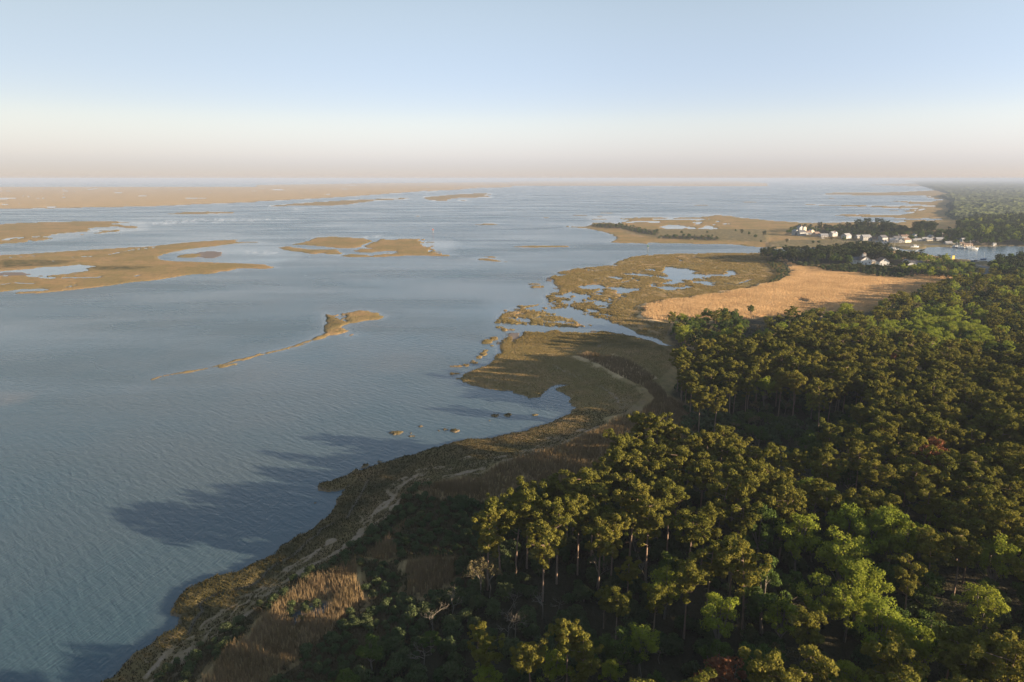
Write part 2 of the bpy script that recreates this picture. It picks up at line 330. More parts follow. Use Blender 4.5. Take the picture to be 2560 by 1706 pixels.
# ------------------------------------------------------------------ outlines traced from the photograph, laid on the ground plane
LAND = [
 # far marsh under the horizon
 poly('A',-900,246,2353,248,'B',0,232,1200,212,2353,205,'C',0,195,1200,185,2000,190,2353,215,2353,243,1500,240,600,238,0,240,
      'B',2353,250,2000,262,1800,278,1560,290,1530,285,1450,295,1200,312,900,335,600,352,300,368,0,382,
      'A',2353,388,2100,398,1800,408,1400,428,1000,435,540,442,480,447,370,445,0,450,-900,456),
 poly('A',-900,610,0,592,130,580,500,570,1000,562,1180,572,1010,588,1110,600,1260,622,1190,630,1100,612,950,618,830,625,820,640,740,660,600,672,500,690,420,700,300,706,
      430,722,200,745,170,760,0,773,-900,800),
 poly('A',870,672,930,650,1000,655,1090,640,1095,658,1000,664,900,680), poly('A',750,682,800,679,770,686),
 poly('A',330,705,440,706,400,740,350,750,300,730),
 poly('A',-900,915,0,877,350,858,860,825,1400,795,1700,760,2000,740,2200,733,2150,745,2200,757,2353,752,'B',50,745,0,757,'A',2353,757,2200,765,1900,800,1700,822,1560,850,1470,875,
      1425,905,1480,920,1600,933,1850,940,2353,958,'B',80,962,190,988,140,995,60,1000,0,1005,'A',2353,1000,2200,1000,2150,1028,2000,1025,1920,1040,1850,1045,1700,1055,1560,1085,1450,1102,
      1200,1120,1050,1150,850,1170,600,1195,350,1220,100,1225,0,1222,-900,1300),
 poly('A',1630,885,1680,870,1780,860,1850,875,1800,895,1700,900,1640,895),
 poly('A',1540,498,1700,480,1900,475,2200,484,2100,492,1900,497,1650,500),
 poly('B',100,428,300,405,600,385,900,368,1200,355,1380,350,1400,357,1300,365,1100,375,950,395,850,410,700,420,400,422),
 poly('B',1530,342,1600,340,1750,325,1900,312,2100,307,2180,315,2110,325,2180,345,2080,345,1900,348,1780,360,1760,375,1650,377,1580,362),
 poly('B',1820,368,1970,368,1900,376),
 poly('B',345,778,480,745,550,710,700,706,820,710,900,718,970,722,1040,735,1095,745,1060,755,1020,770,985,780,970,800,870,812,780,812,660,803,540,790),
 poly('B',200,808,290,797,350,808,500,822,740,822,760,840,805,858,770,870,650,872,620,860,590,860,545,868,480,862,440,850,300,835),
 poly('B',1000,790,1050,765,1110,745,1150,728,1250,733,1400,724,1480,728,1550,730,1490,745,1510,760,1640,758,1500,768,1530,790,1640,795,1560,805,1650,830,1600,840,1700,865,1770,885,1600,882,
      1400,880,1250,888,1000,897,830,892,800,885,730,885,810,880,850,868,960,868,1060,880,1130,868,1260,862,1320,855,1290,840,1160,842,1060,855,950,852,900,840,930,825,1000,815,1080,815,1010,805),
 poly('B',1180,850,1240,852,1200,858), poly('B',870,832,940,838,890,842),
 poly('B',2000,595,2100,587,2150,585,2260,595,2100,600), poly('B',2080,888,2180,888,2220,900,2130,897),
 poly('B',2000,912,2150,907,2240,925,2310,940,2200,935,2080,922), poly('B',1440,518,1480,517,1500,522,1460,522),
 poly('C',0,800,100,790,300,785,500,790,620,796,500,802,300,808,100,806), poly('C',270,533,310,532,300,537),
 poly('C',500,512,620,508,740,509,620,515), poly('C',780,518,830,512,850,520,800,523), poly('C',830,490,910,486,920,490,860,494), poly('C',700,543,860,541,850,548,760,549),
 poly('C',960,483,1000,482,990,486), poly('C',1650,418,1830,417,1750,421), poly('C',2120,388,2290,385,2200,392), poly('D',540,350,620,349,600,353),
 # swallow-tailed island and its string of grassy islets
 poly('E',600,120,620,125,690,165,760,185,800,190,790,160,730,140,760,120,840,105,900,90,980,98,1060,120,1125,145,1080,168,960,182,850,200,810,205,790,220,720,255,760,250,800,270,740,300,640,310,
      580,335,525,350,480,348,520,320,600,285,620,230,610,170),
 poly('E',805,305,850,298,850,308,815,318), poly('E',410,368,470,352,480,356,430,372), poly('E',320,408,400,383,410,387,340,410), poly('E',85,464,200,436,290,416,295,422,180,449,95,470),
 poly('I',1395,497,1420,483,1520,463,1620,448,1700,443,1730,440,1700,450,1640,462,1500,480,1420,494), poly('I',1745,432,1850,402,1900,386,1940,388,1950,394,1880,412,1760,438),
 poly('I',1895,412,2000,391,2005,395,1940,410,1905,417), poly('I',2055,352,2180,322,2230,312,2235,318,2110,353), poly('I',1165,599,1190,598,1180,603), poly('I',2025,385,2045,384,2040,389),
 poly('E',0,480,35,470,30,478,0,492),
 # shore of the near marsh and the whole wooded mainland
 poly('D',2900,800,2400,870,2050,940,1900,925,1700,905,1560,890,1350,845,1100,838,600,850,150,856,0,860,
      'C',2353,862,1900,860,1600,865,1400,872,1200,880,1100,898,1040,912,1000,930,900,955,880,975,700,990,600,1003,500,1020,410,1035,440,1045,520,1058,400,1065,335,1072,360,1100,380,1140,
      430,1175,450,1190,430,1220,340,1230,400,1245,300,1260,330,1300,270,1330,110,1345,
      'F',60,60,-40,90,-120,160,-60,220,0,262,100,268,60,320,0,400,
      'E',2230,320,2140,350,2120,400,2130,460,2050,540,1960,590,1830,640,1775,690,1800,715,1900,745,2000,770,2230,795,
      'F',0,815,90,825,150,855,240,845,290,800,330,760,400,742,490,738,410,765,385,775,420,800,500,850,510,900,560,940,480,1010,400,1050,340,1085,250,1110,120,1150,0,1170,
      'E',2230,1170,2050,1210,1850,1220,1700,1265,1500,1310,1300,1365,1100,1410,950,1440,880,1480,830,1530,720,1568,
      'G',1640,0,1530,15,1420,60,1340,110,1250,135,1150,180,1130,215,1200,225,1330,195,1290,235,1250,280,1200,350,1150,420,1060,490,950,560,850,610,800,670,680,740,540,800,400,830,300,880,
      190,930,120,1000,95,1070,150,1110,140,1160,50,1220,0,1250,
      'X',326,1643,280,1692,200,1730,100,1800,0,1900,-500,2800,4200,2800,4200,700),
 # village peninsula
 poly('C',460,612,520,609,650,612,720,600,740,590,700,575,860,578,1000,585,1020,570,1100,555,1040,548,990,545,1080,535,1300,531,1500,530,1700,525,1820,520,1850,508,1900,505,2100,530,2353,555,
      'D',0,558,200,570,400,580,600,575,900,570,1170,575,1300,565,1200,552,1640,552,1640,544,1300,538,1000,530,700,518,580,512,700,502,1200,506,1340,498,1330,485,1240,470,1350,460,1300,445,1100,440,800,430,
      400,415,300,409,800,415,1100,424,1500,424,1500,415,1350,405,1180,380,1400,384,1600,375,1500,352,1450,330,1200,328,800,325,490,315,600,300,1000,299,1300,292,1500,280,1600,268,1400,243,1100,236,900,230,
      1100,222,1400,215,1350,200,1200,193,2353,191,4000,193,4000,800,2353,793,2090,792,1900,800,1800,800,1640,800,1500,800,1480,812,1400,820,1300,825,1230,822,1120,800,900,795,600,800,250,812,0,815,
      'C',2353,805,2150,795,2050,780,1900,775,1700,772,1500,770,1300,762,1200,765,1000,763,920,757,950,745,975,720,960,705,900,680,800,655,700,635,600,625),
]
# scattered tussocks off the marsh shore (photo pixel boxes)
TUSS = [('E',2115,181,40,9),('E',2105,197,30,7),('E',2100,240,25,8),('E',2170,240,35,10),('E',2180,262,30,7),('E',2195,148,30,12),('E',2220,165,28,8),('E',2030,262,6,3),('E',2010,368,55,18),
        ('E',2075,338,25,12),('E',2150,360,14,6),('E',2060,398,10,4),('E',1985,466,22,14),('E',2000,446,18,6),('E',1937,501,22,9),('E',1880,533,30,6),('E',1912,551,44,8),('E',1750,578,50,10),
        ('E',1825,570,50,10),('E',1742,643,34,4),('E',1755,686,14,5),('E',1220,1158,36,9),('E',1352,1162,14,6),('E',1358,1190,50,8),('E',1518,1146,22,9),('E',1592,1139,20,7),('E',1642,1132,26,9),
        ('E',1738,1142,38,9),('E',1914,1152,20,8),('E',2028,1056,16,14),('E',2090,1010,26,9),('E',2200,1002,18,9),('E',1436,1104,16,5),('F',212,1003,24,5),('G',1105,303,26,9),('G',1185,190,60,28),
        ('C',210,1142,70,5),('C',230,1168,60,10),('C',250,1105,30,3),('C',180,1160,12,4),('C',300,1260,30,6),('C',290,1300,25,8),('F',20,145,40,6),('F',30,100,40,6),('F',10,165,26,6),
        ('C',1230,768,24,4),('C',1270,777,30,3)]
for r, x, y, a, b in TUSS:
    n = 12; rr = random.Random(int(x*7+y))
    seq = [r]
    for i in range(n):
        q = 1+rr.uniform(-.25, .25); seq += [x+a*q*math.cos(2*math.pi*i/n), y+b*q*math.sin(2*math.pi*i/n)]
    LAND.append(poly(*seq))
WATER = [
 poly('A',-900,1030,0,1022,300,1000,330,990,560,980,700,970,730,958,740,970,880,978,780,1000,790,1012,850,1015,600,1040,400,1055,330,1072,200,1065,0,1065,-900,1075),
 poly('A',650,897,760,886,840,884,870,888,760,892), poly('A',610,1170,700,1160,770,1148,700,1156), poly('A',-10,738,100,715,190,710,150,722,0,742),
 poly('A',40,1222,200,1200,400,1193,500,1196,300,1210,100,1222), poly('A',1240,1068,1340,1040,1450,1010,1640,1005,1380,1045),
 poly('A',480,933,500,928,490,936), poly('A',380,424,440,418,540,440,480,444), poly('A',-200,350,100,353,120,362,0,366,-200,362), poly('A',200,348,400,352,500,358,300,354),
 poly('A',1310,296,1370,295,1340,300), poly('A',1270,328,1360,330,1300,336), poly('A',1470,388,1510,380,1490,391), poly('A',1050,300,1160,306,1100,308), poly('A',560,285,650,288,600,291),
 poly('B',150,270,260,274,200,278),
 poly('C',1360,630,1400,605,1470,595,1520,597,1600,612,1700,632,1720,640,1600,632,1480,635), poly('C',1680,570,1760,575,1720,588), poly('C',1730,615,1800,605,1870,625,1800,635,1700,628),
 poly('C',1020,577,1150,575,1400,577,1300,562,1120,562), poly('C',1080,541,1400,541,1850,541,1700,553,1400,549), poly('C',1940,590,2060,590,2000,598), poly('C',1900,622,1970,623,1930,627), poly('C',1900,560,1930,566,1910,572),
 # pools in the broad marsh
 poly('C',1390,1000,1440,987,1600,1000,1660,1010,1650,1040,1720,1055,1900,1050,1980,1040,1970,1015,2030,1012,2070,1040,2060,1060,1900,1070,1750,1080,1680,1078,1700,1105,1800,1120,1910,1130,1850,1145,1810,1158,1700,1140,
      1640,1120,1600,1110,1560,1130,1480,1145,1400,1140,1390,1110,1420,1090,1300,1075,1150,1065,1020,1050,1100,1045,1300,1062,1440,1070,1420,1040),
 poly('C',1195,1010,1240,1000,1320,1003,1310,1022,1210,1018), poly('C',890,1078,940,1072,1010,1085,1000,1098,920,1092), poly('C',1120,1100,1200,1108,1150,1118),
 poly('C',570,1160,650,1156,850,1160,900,1165,1000,1165,1050,1175,1180,1180,1190,1195,1080,1215,1080,1228,1000,1225,980,1200,900,1190,830,1190,810,1215,800,1190,620,1188),
 poly('C',1350,1170,1400,1162,1580,1175,1560,1198,1500,1188,1380,1182), poly('C',550,1232,620,1235,700,1245,740,1262,660,1272,600,1250), poly('C',370,1055,400,1045,500,1055,480,1066,420,1068),
 poly('C',750,1300,880,1302,870,1322,790,1318), poly('C',660,1000,700,1010,760,1020,700,1020), poly('C',1110,944,1200,945,1150,949), poly('C',1660,970,1720,972,1690,976), poly('C',1610,885,1700,898,1640,897),
 poly('C',870,950,980,975,1010,978,900,972),
 # creek behind the middle lobe of marsh
 poly('F',1392,402,1290,390,1200,355,1060,322,980,302,900,288,820,286,700,290,600,278,540,268,350,282,180,290,100,270,-60,262,-100,200,100,205,300,225,330,210,420,232,560,240,600,215,560,180,520,150,440,140,400,110,300,120,
      280,85,420,70,470,15,520,20,560,60,620,90,700,130,860,178,860,200,1000,238,1040,265,1070,295,1200,325,1270,350,1320,385),
 poly('F',10,150,140,140,200,180,150,215,100,210,0,200), poly('F',0,60,100,70,260,65,280,78,100,82,0,85), poly('F',620,15,720,12,840,15,830,35,760,30,640,22), poly('F',740,55,800,60,830,80,770,78),
 poly('D',230,815,260,815,300,840,100,842,100,815), poly('D',300,1290,340,1300,345,1325,310,1315,290,1300),
 poly('G',915,1075,1000,1045,1110,1000,1225,1000,1190,1060,1150,1100,1070,1125,1000,1165,920,1175),
 poly('D',1140,806,1200,822,1180,840,1100,836),
]
RILL = [('G',0.16,'G',200,1240,240,1150,300,1080,280,1030,340,990,420,950), ('G',0.14,'G',520,930,640,900,720,850,760,790,840,735,920,700,1000,630,1040,580,1110,540,1130,500,1220,460),
        ('G',0.08,'G',1320,420,1350,360,1400,280,1440,210,1465,155), ('C',2.0,'C',1000,1010,1080,1010,1200,1030), ('C',3.0,'C',640,1000,760,1022,900,1018),
        ('A',2.5,'A',0,905,150,892,350,880), ('A',3,'A',1000,872,1100,850,1250,822,1440,803), ('A',3,'A',-50,1150,150,1130,330,1140), ('C',2.0,'C',1500,900,1560,930,1700,960,1900,950), ('C',2.0,'C',700,1100,850,1120,1000,1130,1100,1105), ('C',2,'C',1950,1130,2050,1150,2200,1100),
        ('A',5,'A',330,1072,480,1088,700,1082,900,1080), ('B',4,'B',985,780,975,800,920,825,850,840), ('B',4,'B',1020,770,985,785)]
FRAG = [  # patchy marsh broken by water: (polygon, noise size m, threshold cap m, amplitude m)
 (poly('F',-150,60,300,-60,700,-20,900,80,1000,200,1000,300,600,300,100,290,-100,280), 8.0, 1.7, 5.0),
 (poly('C',1000,1000,1400,960,1800,980,2150,1010,2150,1080,1950,1160,1400,1230,1000,1100), 10, 5, 5.0),
 (poly('C',500,1140,1250,1140,1250,1260,900,1350,300,1300,250,1220,500,1200), 8, 4.0, 5.0),
 (poly('E',660,120,800,110,840,200,740,200,680,170), 3.0, 0.5, 3.0),
 (poly('C',900,530,1900,500,2100,560,2000,640,1300,650,1400,590,1000,600), 14, 14, 9.0),
 (poly('B',1440,720,1800,720,1800,885,1550,860), 9, 8, 8.0),
 (poly('A',0,690,300,690,800,640,1260,600,1260,690,500,740,0,790), 14, 16, 9.0),
 (poly('D',300,260,1700,260,1750,560,1000,560), 40, 60, 26.0),
 (poly('A',-900,1040,1700,990,2353,990,2353,1050,0,1300,-900,1330), 30, 12, 10.0),
 (poly('A',-900,255,2353,250,'B',1200,212,2353,205,2353,250,0,380,'A',1500,415,-900,450), 90, 100, 30.0),
]
MUD = [poly('A',1760,865,1800,845,2060,828,2085,835,2030,880,1960,910,1800,900), poly('A',-900,1040,0,1035,200,1035,330,1060,200,1066,-900,1075),
       poly('E',2230,300,2150,330,2100,380,2120,430,2160,460,2230,420,'F',100,330,80,270), poly('C',300,1075,350,1080,400,1160,440,1195,380,1180,320,1120),
       poly('F',600,275,650,262,900,275,980,295,900,290)]
REEDS = [poly('C',1160,1400,1180,1370,1280,1330,1400,1300,1550,1290,1700,1265,1800,1250,2000,1220,2200,1180,2353,1145,'D',0,1150,100,1125,180,1080,210,1030,160,960,90,915,130,905,200,950,300,985,480,1000,600,1035,
              800,1045,1000,1072,1200,1080,1400,1064,1600,1062,1780,1090,2000,1100,2000,1250,1300,1300,1000,1400,560,1450,200,1460,'C',2353,1440,2200,1480,1480,1490,'F',1400,200,1260,190,1150,170,1100,110,1110,80),
         poly('F',1250,880,1100,1010,900,1060,750,1160,560,1240,300,1330,0,1425,'E',1900,1568,'H',0,225,150,330,400,330,600,300,800,260,1000,230,1200,200,1400,160,'F',1100,1500,1560,1300,1560,1050,1500,950,1380,880),
         poly('G',1500,640,1560,560,1700,450,1780,425,1790,480,1700,600,1700,700,1600,740,1520,735,1420,690,1410,655,1490,665),
         poly('G',250,1640,350,1568,480,1380,640,1300,700,1180,850,1060,1000,920,1200,820,1380,750,1390,900,1450,1050,1300,1200,1100,1350,950,1471,800,1568,700,1700),
         poly('H',-60,750,260,730,330,760,250,900,60,1000,-100,1000),
         poly('H',100,200,300,190,460,215,440,270,200,260), poly('F',1400,340,1500,330,1650,350,1660,390,1550,400,1420,390), poly('F',1540,430,1650,430,2000,480,2020,510,1700,470),
         poly('F',680,470,1000,540,1200,640,1300,760,1350,860,1260,900,1150,780,950,690,760,580,560,500)]
LUSH_SHADE = [poly('E',1150,1080,1850,1080,2250,960,2250,1060,1850,1210,1150,1230), poly('F',480,0,900,60,1050,160,900,140,600,60), poly('C',200,1220,500,1240,800,1320,1100,1440,600,1471,300,1300), poly('A',780,985,1100,980,1400,985,1250,1010,900,1015), poly('A',0,920,700,930,500,970,0,1000),  # on cove tussocks and near shore this tone paints in shade
        poly('E',600,120,700,170,800,190,640,240), poly('G',190,930,500,810,850,610,1150,420,1250,300,1700,20,1805,30,1700,180,1400,420,1100,600,700,900,400,1080,100,1250,0,1250),
        poly('F',0,300,500,270,900,330,1300,420,1500,440,900,420,0,390)]
SANDL = [  # wrack and beach lines: width m, polyline
 (0.9,'G',-100,1560,0,1450,100,1340,250,1260,330,1180,450,1090,600,1000,700,940,780,900,900,800,1000,740,1120,660,1220,590),
 (1.1,'G',-80,1640,0,1540,150,1420,280,1300,400,1230,560,1110,680,1020,780,960,800,930,900,880,1000,800,1150,730,1280,650,1400,560,1480,450),
 (0.8,'G',130,1420,160,1470,120,1540), (0.9,'G',220,1350,320,1290,450,1220,560,1150,700,1060),
 (1.0,'G',1480,430,1540,370,1640,300,1660,230,1760,160,1830,120), (0.9,'G',1500,500,1620,400,1690,300,1800,200,1900,150),
 (0.9,'E',1380,1560,1500,1520,1700,1490,1900,1450,2000,1420,2100,1395,2230,1370,'F',150,1320,300,1260,450,1220,600,1150,640,1140),
 (0.9,'E',1650,1568,1800,1530,2000,1480,2150,1430,'F',0,1410,200,1340,400,1290,560,1210,650,1160,780,1100),
 (0.5,'F',350,570,450,630,600,700,800,780,900,850,950,950,1000,960),
 (1.0,'E',1800,1410,1860,1390), (1.0,'E',1520,1490,1600,1470),
 (1.2,'C',990,635,1050,665,1130,700,1250,715,1500,730,1800,742,2353,765), (2.2,'D',0,785,100,800,300,803,500,800,700,795,900,790,1100,800),
]
SANDP = [(poly('F',380,580,560,670,800,770,930,830,1050,900,1050,960,900,940,820,830,600,720,420,640,340,590), .16), (poly('F',820,880,960,840,1200,860,1230,960,1000,1030,880,1040,960,960), .3),
         (poly('G',310,1190,430,1110,420,1160,340,1220), .8), (poly('F',700,410,880,385,820,405,740,425), .7), (poly('F',0,640,100,650,90,690,0,680), .5), (poly('G',1130,640,1200,600,1180,650,1120,680), .7),
         (poly('D',1000,770,1060,775,1200,830,1130,822), .9), (poly('D',1890,752,1960,752,2020,782,2010,795,1960,785), .9), (poly('D',500,762,640,775,560,776), .7), (poly('C',1040,655,1250,715,1120,705), .8)]
LAWN = [poly('D',0,760,200,740,700,740,1200,760,1650,745,1760,745,1900,742,2353,742,3000,742,3000,795,2353,795,1500,815,1300,825,1100,800,600,805,0,812), poly('C',1150,640,2353,640,2353,760,1800,740,1300,715,1150,690),
        poly('D',1740,905,1950,920,2200,920,2200,1010,1900,1040,1850,960)]
ROAD = [(4.0, 'D',1760,915,1950,930,2120,938), (4.0,'D',1850,965,1960,985,2060,1015,2030,1050,1890,1060), (3.5,'D',900,800,1300,793,1650,780,1880,750)]
# forest: canopy outlines (seen at crown height) and what grows in them
ZONES = {
 'lower_pines': (poly('X',1170,1333,1219,1273,1338,1219,1447,1186,1523,1142,1556,1099,1610,1061,1654,1050,1697,1088,1828,1088,1915,1121,2012,1121,2067,1088,2132,1044,2241,1023,2560,979,3000,930,
                       3100,2500,1250,2500,1240,1790,1500,1760,1650,1706,1665,1500,1650,1420,1560,1350,1480,1340,1400,1330,1330,1345,1230,1335, z=17), ),
 'upper_pines': (poly('X',1690,890,1760,862,1830,845,1920,850,1980,805,2100,830,2300,860,2560,880,3000,880,3000,930,2560,979,2241,1023,2150,1020,2060,1000,1960,975,1860,965,1780,965,1730,950, z=17), ),
 'mixed_top': (poly('X',1676,785,1710,778,1745,776,1768,773,1811,764,1842,767,1854,790,1880,810,1920,792,2000,775,2060,770,2105,762,2140,775,2180,790,2210,745,2260,735,2300,722,2370,697,2440,676,2560,680,3100,680,3100,880,
                     2560,880,2300,860,2100,830,1980,805,1920,850,1850,835,1770,850,1720,850,1700,830, z=11), ),
 'clearing': (poly('X',1716,1037,1768,1023,1920,1052,2050,1050,2150,1037,2213,1023,2220,1043,2178,1066,2172,1110,2120,1120,2049,1146,1990,1143,1920,1109,1840,1088,1796,1070,1740,1090,1700,1075, z=3), ),
 'scrub': (poly('H',-700,1800,-400,1500,-100,1100,100,1000,280,900,440,960,600,880,900,900,1200,850,1300,950,1500,850,1700,900,1750,1100,1700,1800, z=3), ),
}
COPPICE = [  # further woods: name, outline, canopy height it was traced at, spacing, tree kinds
 ('south_dark', poly('D',-60,850,0,832,100,832,180,822,260,832,420,817,500,803,620,812,700,795,800,775,1000,785,1100,805,1130,845,1250,850,1340,880,1300,900,1000,900,700,900,400,890,100,880, z=9), 7.0),
 ('south_green', poly('D',1250,860,1400,852,1560,905,1640,890,1700,925,1780,945,1900,965,1920,1000,1800,1030,1720,1052,1500,1040,1250,1000,1200,960, z=7), 7.5),
 ('south_shrubs', poly('D',480,985,600,975,780,972,1000,985,1200,990,1300,1010,1430,1045,1430,1060,1200,1080,1000,1068,800,1035,600,1025,500,1010, z=2), 5.0),
 ('south_shrubs2', poly('D',20,900,200,910,480,960,480,985,300,960,180,930,90,905, z=3), 6.5),
 ('dune_shrubs', poly('D',-10,900,60,915,150,960,205,1020,200,1060,100,1120,0,1145,0,1130,80,1080,90,1040,40,990,0,960, z=1), 5.0),
 ('village_wood', poly('D',170,660,200,625,300,602,480,612,620,605,800,600,1100,600,1500,650,1620,635,1700,640,1740,680,1740,745,1620,735,1500,690,1300,680,1100,690,900,685,800,705,680,690,480,650,300,630, z=6), 10),
 ('village_pines', poly('D',780,592,800,568,1000,560,1170,590,1160,620,800,620, z=13), 9), ('village_pines2', poly('D',1330,600,1400,585,1540,590,1545,625,1330,630, z=13), 9),
 ('tip_scrub', poly('C',735,595,800,582,1000,590,1250,640,1350,660,1320,690,1180,670,1000,625,900,625,740,610, z=2), 9),
 ('tip_scrub2', poly('C',1340,700,1500,690,1800,700,1900,715,1880,735,1600,725,1350,715, z=2), 9),
 ('east_wood', poly('D',1740,560,1900,515,2000,510,2353,505,3400,505,3400,738,2353,738,1900,735,1740,745,1690,640,1740,610, z=9), 12),
 ('right_wood', poly('D',2060,935,2110,895,2200,885,2300,858,2353,850,3300,850,3300,1040,2353,1020,2200,1000,2080,1000, z=9), 8),
]
FARWOOD = poly('D',1200,192,1350,203,1420,230,1620,285,1690,300,1580,322,1710,360,1650,400,1700,430,1650,470,1730,520,1900,515,2353,505,4300,505,4300,191, z=8)

# ------------------------------------------------------------------ terrain grid (fan of rows and columns, finer near the viewpoint)
def fan(tmax, nt, tmid, nf, tmin, umax, nu):
    t = np.concatenate([np.linspace(2.2, tmax, 120, endpoint=False), np.linspace(tmax, tmid, nt, endpoint=False), np.geomspace(tmid, tmin, nf)])
    D = CAM_H/t; u = np.linspace(-umax, umax, nu)
    return (D[:, None]*u[None, :]), np.repeat(D[:, None], nu, 1)
LX, LY = fan(0.90, 800, 0.02, 60, 0.0016, 1.22, 1500)
NTt, NU = LX.shape
F_ = np.full(LX.shape, -40.0)
for P in LAND: F_ = np.maximum(F_, sd(LX, LY, P))
PAD = 40.0
wob = fbm(LX/7, LY/11, 3, 4)*np.clip(1.1+0.0042*LY, 0.7, 14)
wob = wob+fbm(LX/34, LY/60, 7, 4)*np.clip((LY-450)*0.010, 0, 16)
wob2 = fbm(LX/1.8, LY/2.4, 5, 3)*0.9*sat(1.2-LY/900)
for P in WATER: F_ = np.minimum(F_, -sd(LX, LY, P)+0)
RD_ = []
for r in RILL:
    P = np.array([at(*q) for q in px(*r[2:])]); d = pline(LX, LY, P, 30)
    RD_.append((d, r[1]))
for P, lam, cap, amp in FRAG:
    m = sat(sd(LX, LY, P, 60)/(lam*1.2)+0.2)*(F_ > -lam)
    nz = fbm(LX/lam, LY/(lam*1.5), 11, 4)+(0.35*fbm(LX/lam*3.1, LY/lam*2.2, 13, 3) if lam < 12 else 0)
    F_ = np.where(m > 0, F_*(1-m)+(np.minimum(F_, cap)+2.3*amp*nz)*m, F_)
F_ = F_+wob+wob2
SP = np.array([at(*q) for q in px('E',480,350,410,374,330,404,200,442,90,466,0,488,'I',2180,330,2060,353,1940,392,1850,412,1750,433,1620,455,1500,475,1400,494,1330,520)])
F_ = np.maximum(F_, 0.2+0.75*sat(0.75+fbm(LX/9, LY/9, 23, 3)*1.5)*1.5-pline(LX, LY, SP, 12)-0.35)
for d, w_ in RD_: F_ = np.minimum(F_, (d-w_*(0.25+0.8*sat(0.5+fbm(LX/4, LY/4, 19, 2))))*1.2)
Z = np.where(F_ > 0, 0.10+0.38*sat(F_/2.5), -0.9*sat(-F_/5)-0.03)
upl = np.zeros(LX.shape)
FOR = [ZONES[k][0] for k in ZONES]
fmask = np.zeros(LX.shape)
for P in FOR: fmask = np.maximum(fmask, sat(sd(LX, LY, P, 30)/4+0.8+fbm(LX/8, LY/8, 21, 3)*0.8))
for n_, P, s_ in COPPICE: fmask = np.maximum(fmask, sat(sd(LX, LY, P, 30)/5+0.6))
fmask = np.maximum(fmask, sat(sd(LX, LY, FARWOOD, 40)/20+0.5))
fmask = np.maximum(fmask, sat(sd(LX, LY, poly('X',1180,1480,1300,1300,1560,1200,1740,1120,1745,980,1700,860,1800,800,3100,720,3100,2300,1100,2300), 20)/5+.5))
SHRUBP = poly('G',-200,1700,0,1568,130,1450,400,1250,600,1130,780,985,1000,830,1200,740,1400,600,1500,480,1640,370,1760,240,1900,190,'H',200,220,420,300,700,200,900,180,500,560,440,900,300,1100,100,1300,-200,1800)
smask = sat(sd(LX, LY, SHRUBP, 30)/2.5+0.5)
rm = np.zeros(LX.shape)
for P in REEDS: rm = np.maximum(rm, sat(sd(LX, LY, P, 30)/np.clip(LY/60, 2.6, 8)+0.5+fbm(LX/9, LY/12, 31, 4)*1.3))
rm = rm*sat(F_/1.5)
rm = np.maximum(rm, 0.46*sat(sd(LX, LY, LAND[0], 40)/30))
sand = np.zeros(LX.shape)
for s in [s for s in SANDL if s[1] in 'GE' and len(s) > 12 or s[1:4] == ('F', 350, 570)]:
    P = np.array([at(*q) for q in px(*s[1:])])
    for k_, off in enumerate((-2.6, 1.7, 3.4)):
        Q_ = P+np.array([off*.8, -off*.6]); w = 0.26*(0.2+1.3*sat(fbm(LX/6+k_*9, LY/6, 45+k_, 3)+0.4))
        d = np.abs(pline(LX, LY, Q_, 12)+fbm(LX/5, LY/5, 53+k_, 4)*3.0-0.2)
        sand = np.maximum(sand, 0.8*sat((w-d)/0.35+0.4)*sat(0.3+fbm(LX/8, LY/8, 59+k_, 3)*1.6))
for s in SANDL:
    P = np.array([at(*q) for q in px(*s[1:])]); w = s[0]*0.55*(0.35+1.1*sat(fbm(LX/5, LY/5, 41, 3)+0.45))
    d = np.abs(pline(LX, LY, P, 12)+fbm(LX/3.0, LY/3.0, 43, 4)*1.3-0.25*(LY < 200))
    sand = np.maximum(sand, sat((w-d)/0.35+0.5)*sat(0.75+fbm(LX/5, LY/5, 47, 3)*1.2))
for P, k_ in SANDP: sand = np.maximum(sand, k_*sat(sd(LX, LY, P, 20)/2+0.4)*sat(0.5+2.2*fbm(LX/4, LY/6, 51, 4)))
lawn = np.zeros(LX.shape)
for P in LAWN: lawn = np.maximum(lawn, sat(sd(LX, LY, P, 40)/6+0.5))
road = np.zeros(LX.shape)
for s in ROAD:
    P = np.array([at(*q) for q in px(*s[1:])]); road = np.maximum(road, sat((s[0]-pline(LX, LY, P, 12))/0.6+0.5))
mud = np.zeros(LX.shape)
for P in MUD: mud = np.maximum(mud, sat(sd(LX, LY, P, 30)/6+0.4+fbm(LX/9, LY/12, 61, 3)))
lush_shade = np.zeros(LX.shape)
for P in LUSH_SHADE: lush_shade = np.maximum(lush_shade, sat(sd(LX, LY, P, 30)/8+0.5))
fmask = np.maximum(fmask*(1-rm), smask*0.85*(1-rm))*sat(F_/2)
fmask = np.maximum(fmask, 0.46*sat((250-LY)/30)*sat(F_+.5)*(1-rm))  # near-shore strip: shade painted by mixing in forest-floor colour
up = np.maximum.reduce([fmask, rm, lawn*sat(F_/3), sat(F_/2)*smask])
Z = Z+np.where(F_ > 0, up*0.7+sand*0.12+0.10*fbm(LX/6, LY/6, 71, 3)*sat(F_/3), 0)
Z = np.where((mud > 0.5) & (F_ < 0) & (F_ > -30), 0.03+0.06*fbm(LX/9, LY/12, 77, 3), Z)
Z = np.where((mud > 0.5) & (F_ < 0), np.maximum(Z, -0.5), Z)
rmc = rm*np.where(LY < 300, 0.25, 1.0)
ca = np.stack([rmc, sat(sand*(F_ > 0)), lawn*(1-rm), fmask*(1-sand)], -1).reshape(-1, 4)
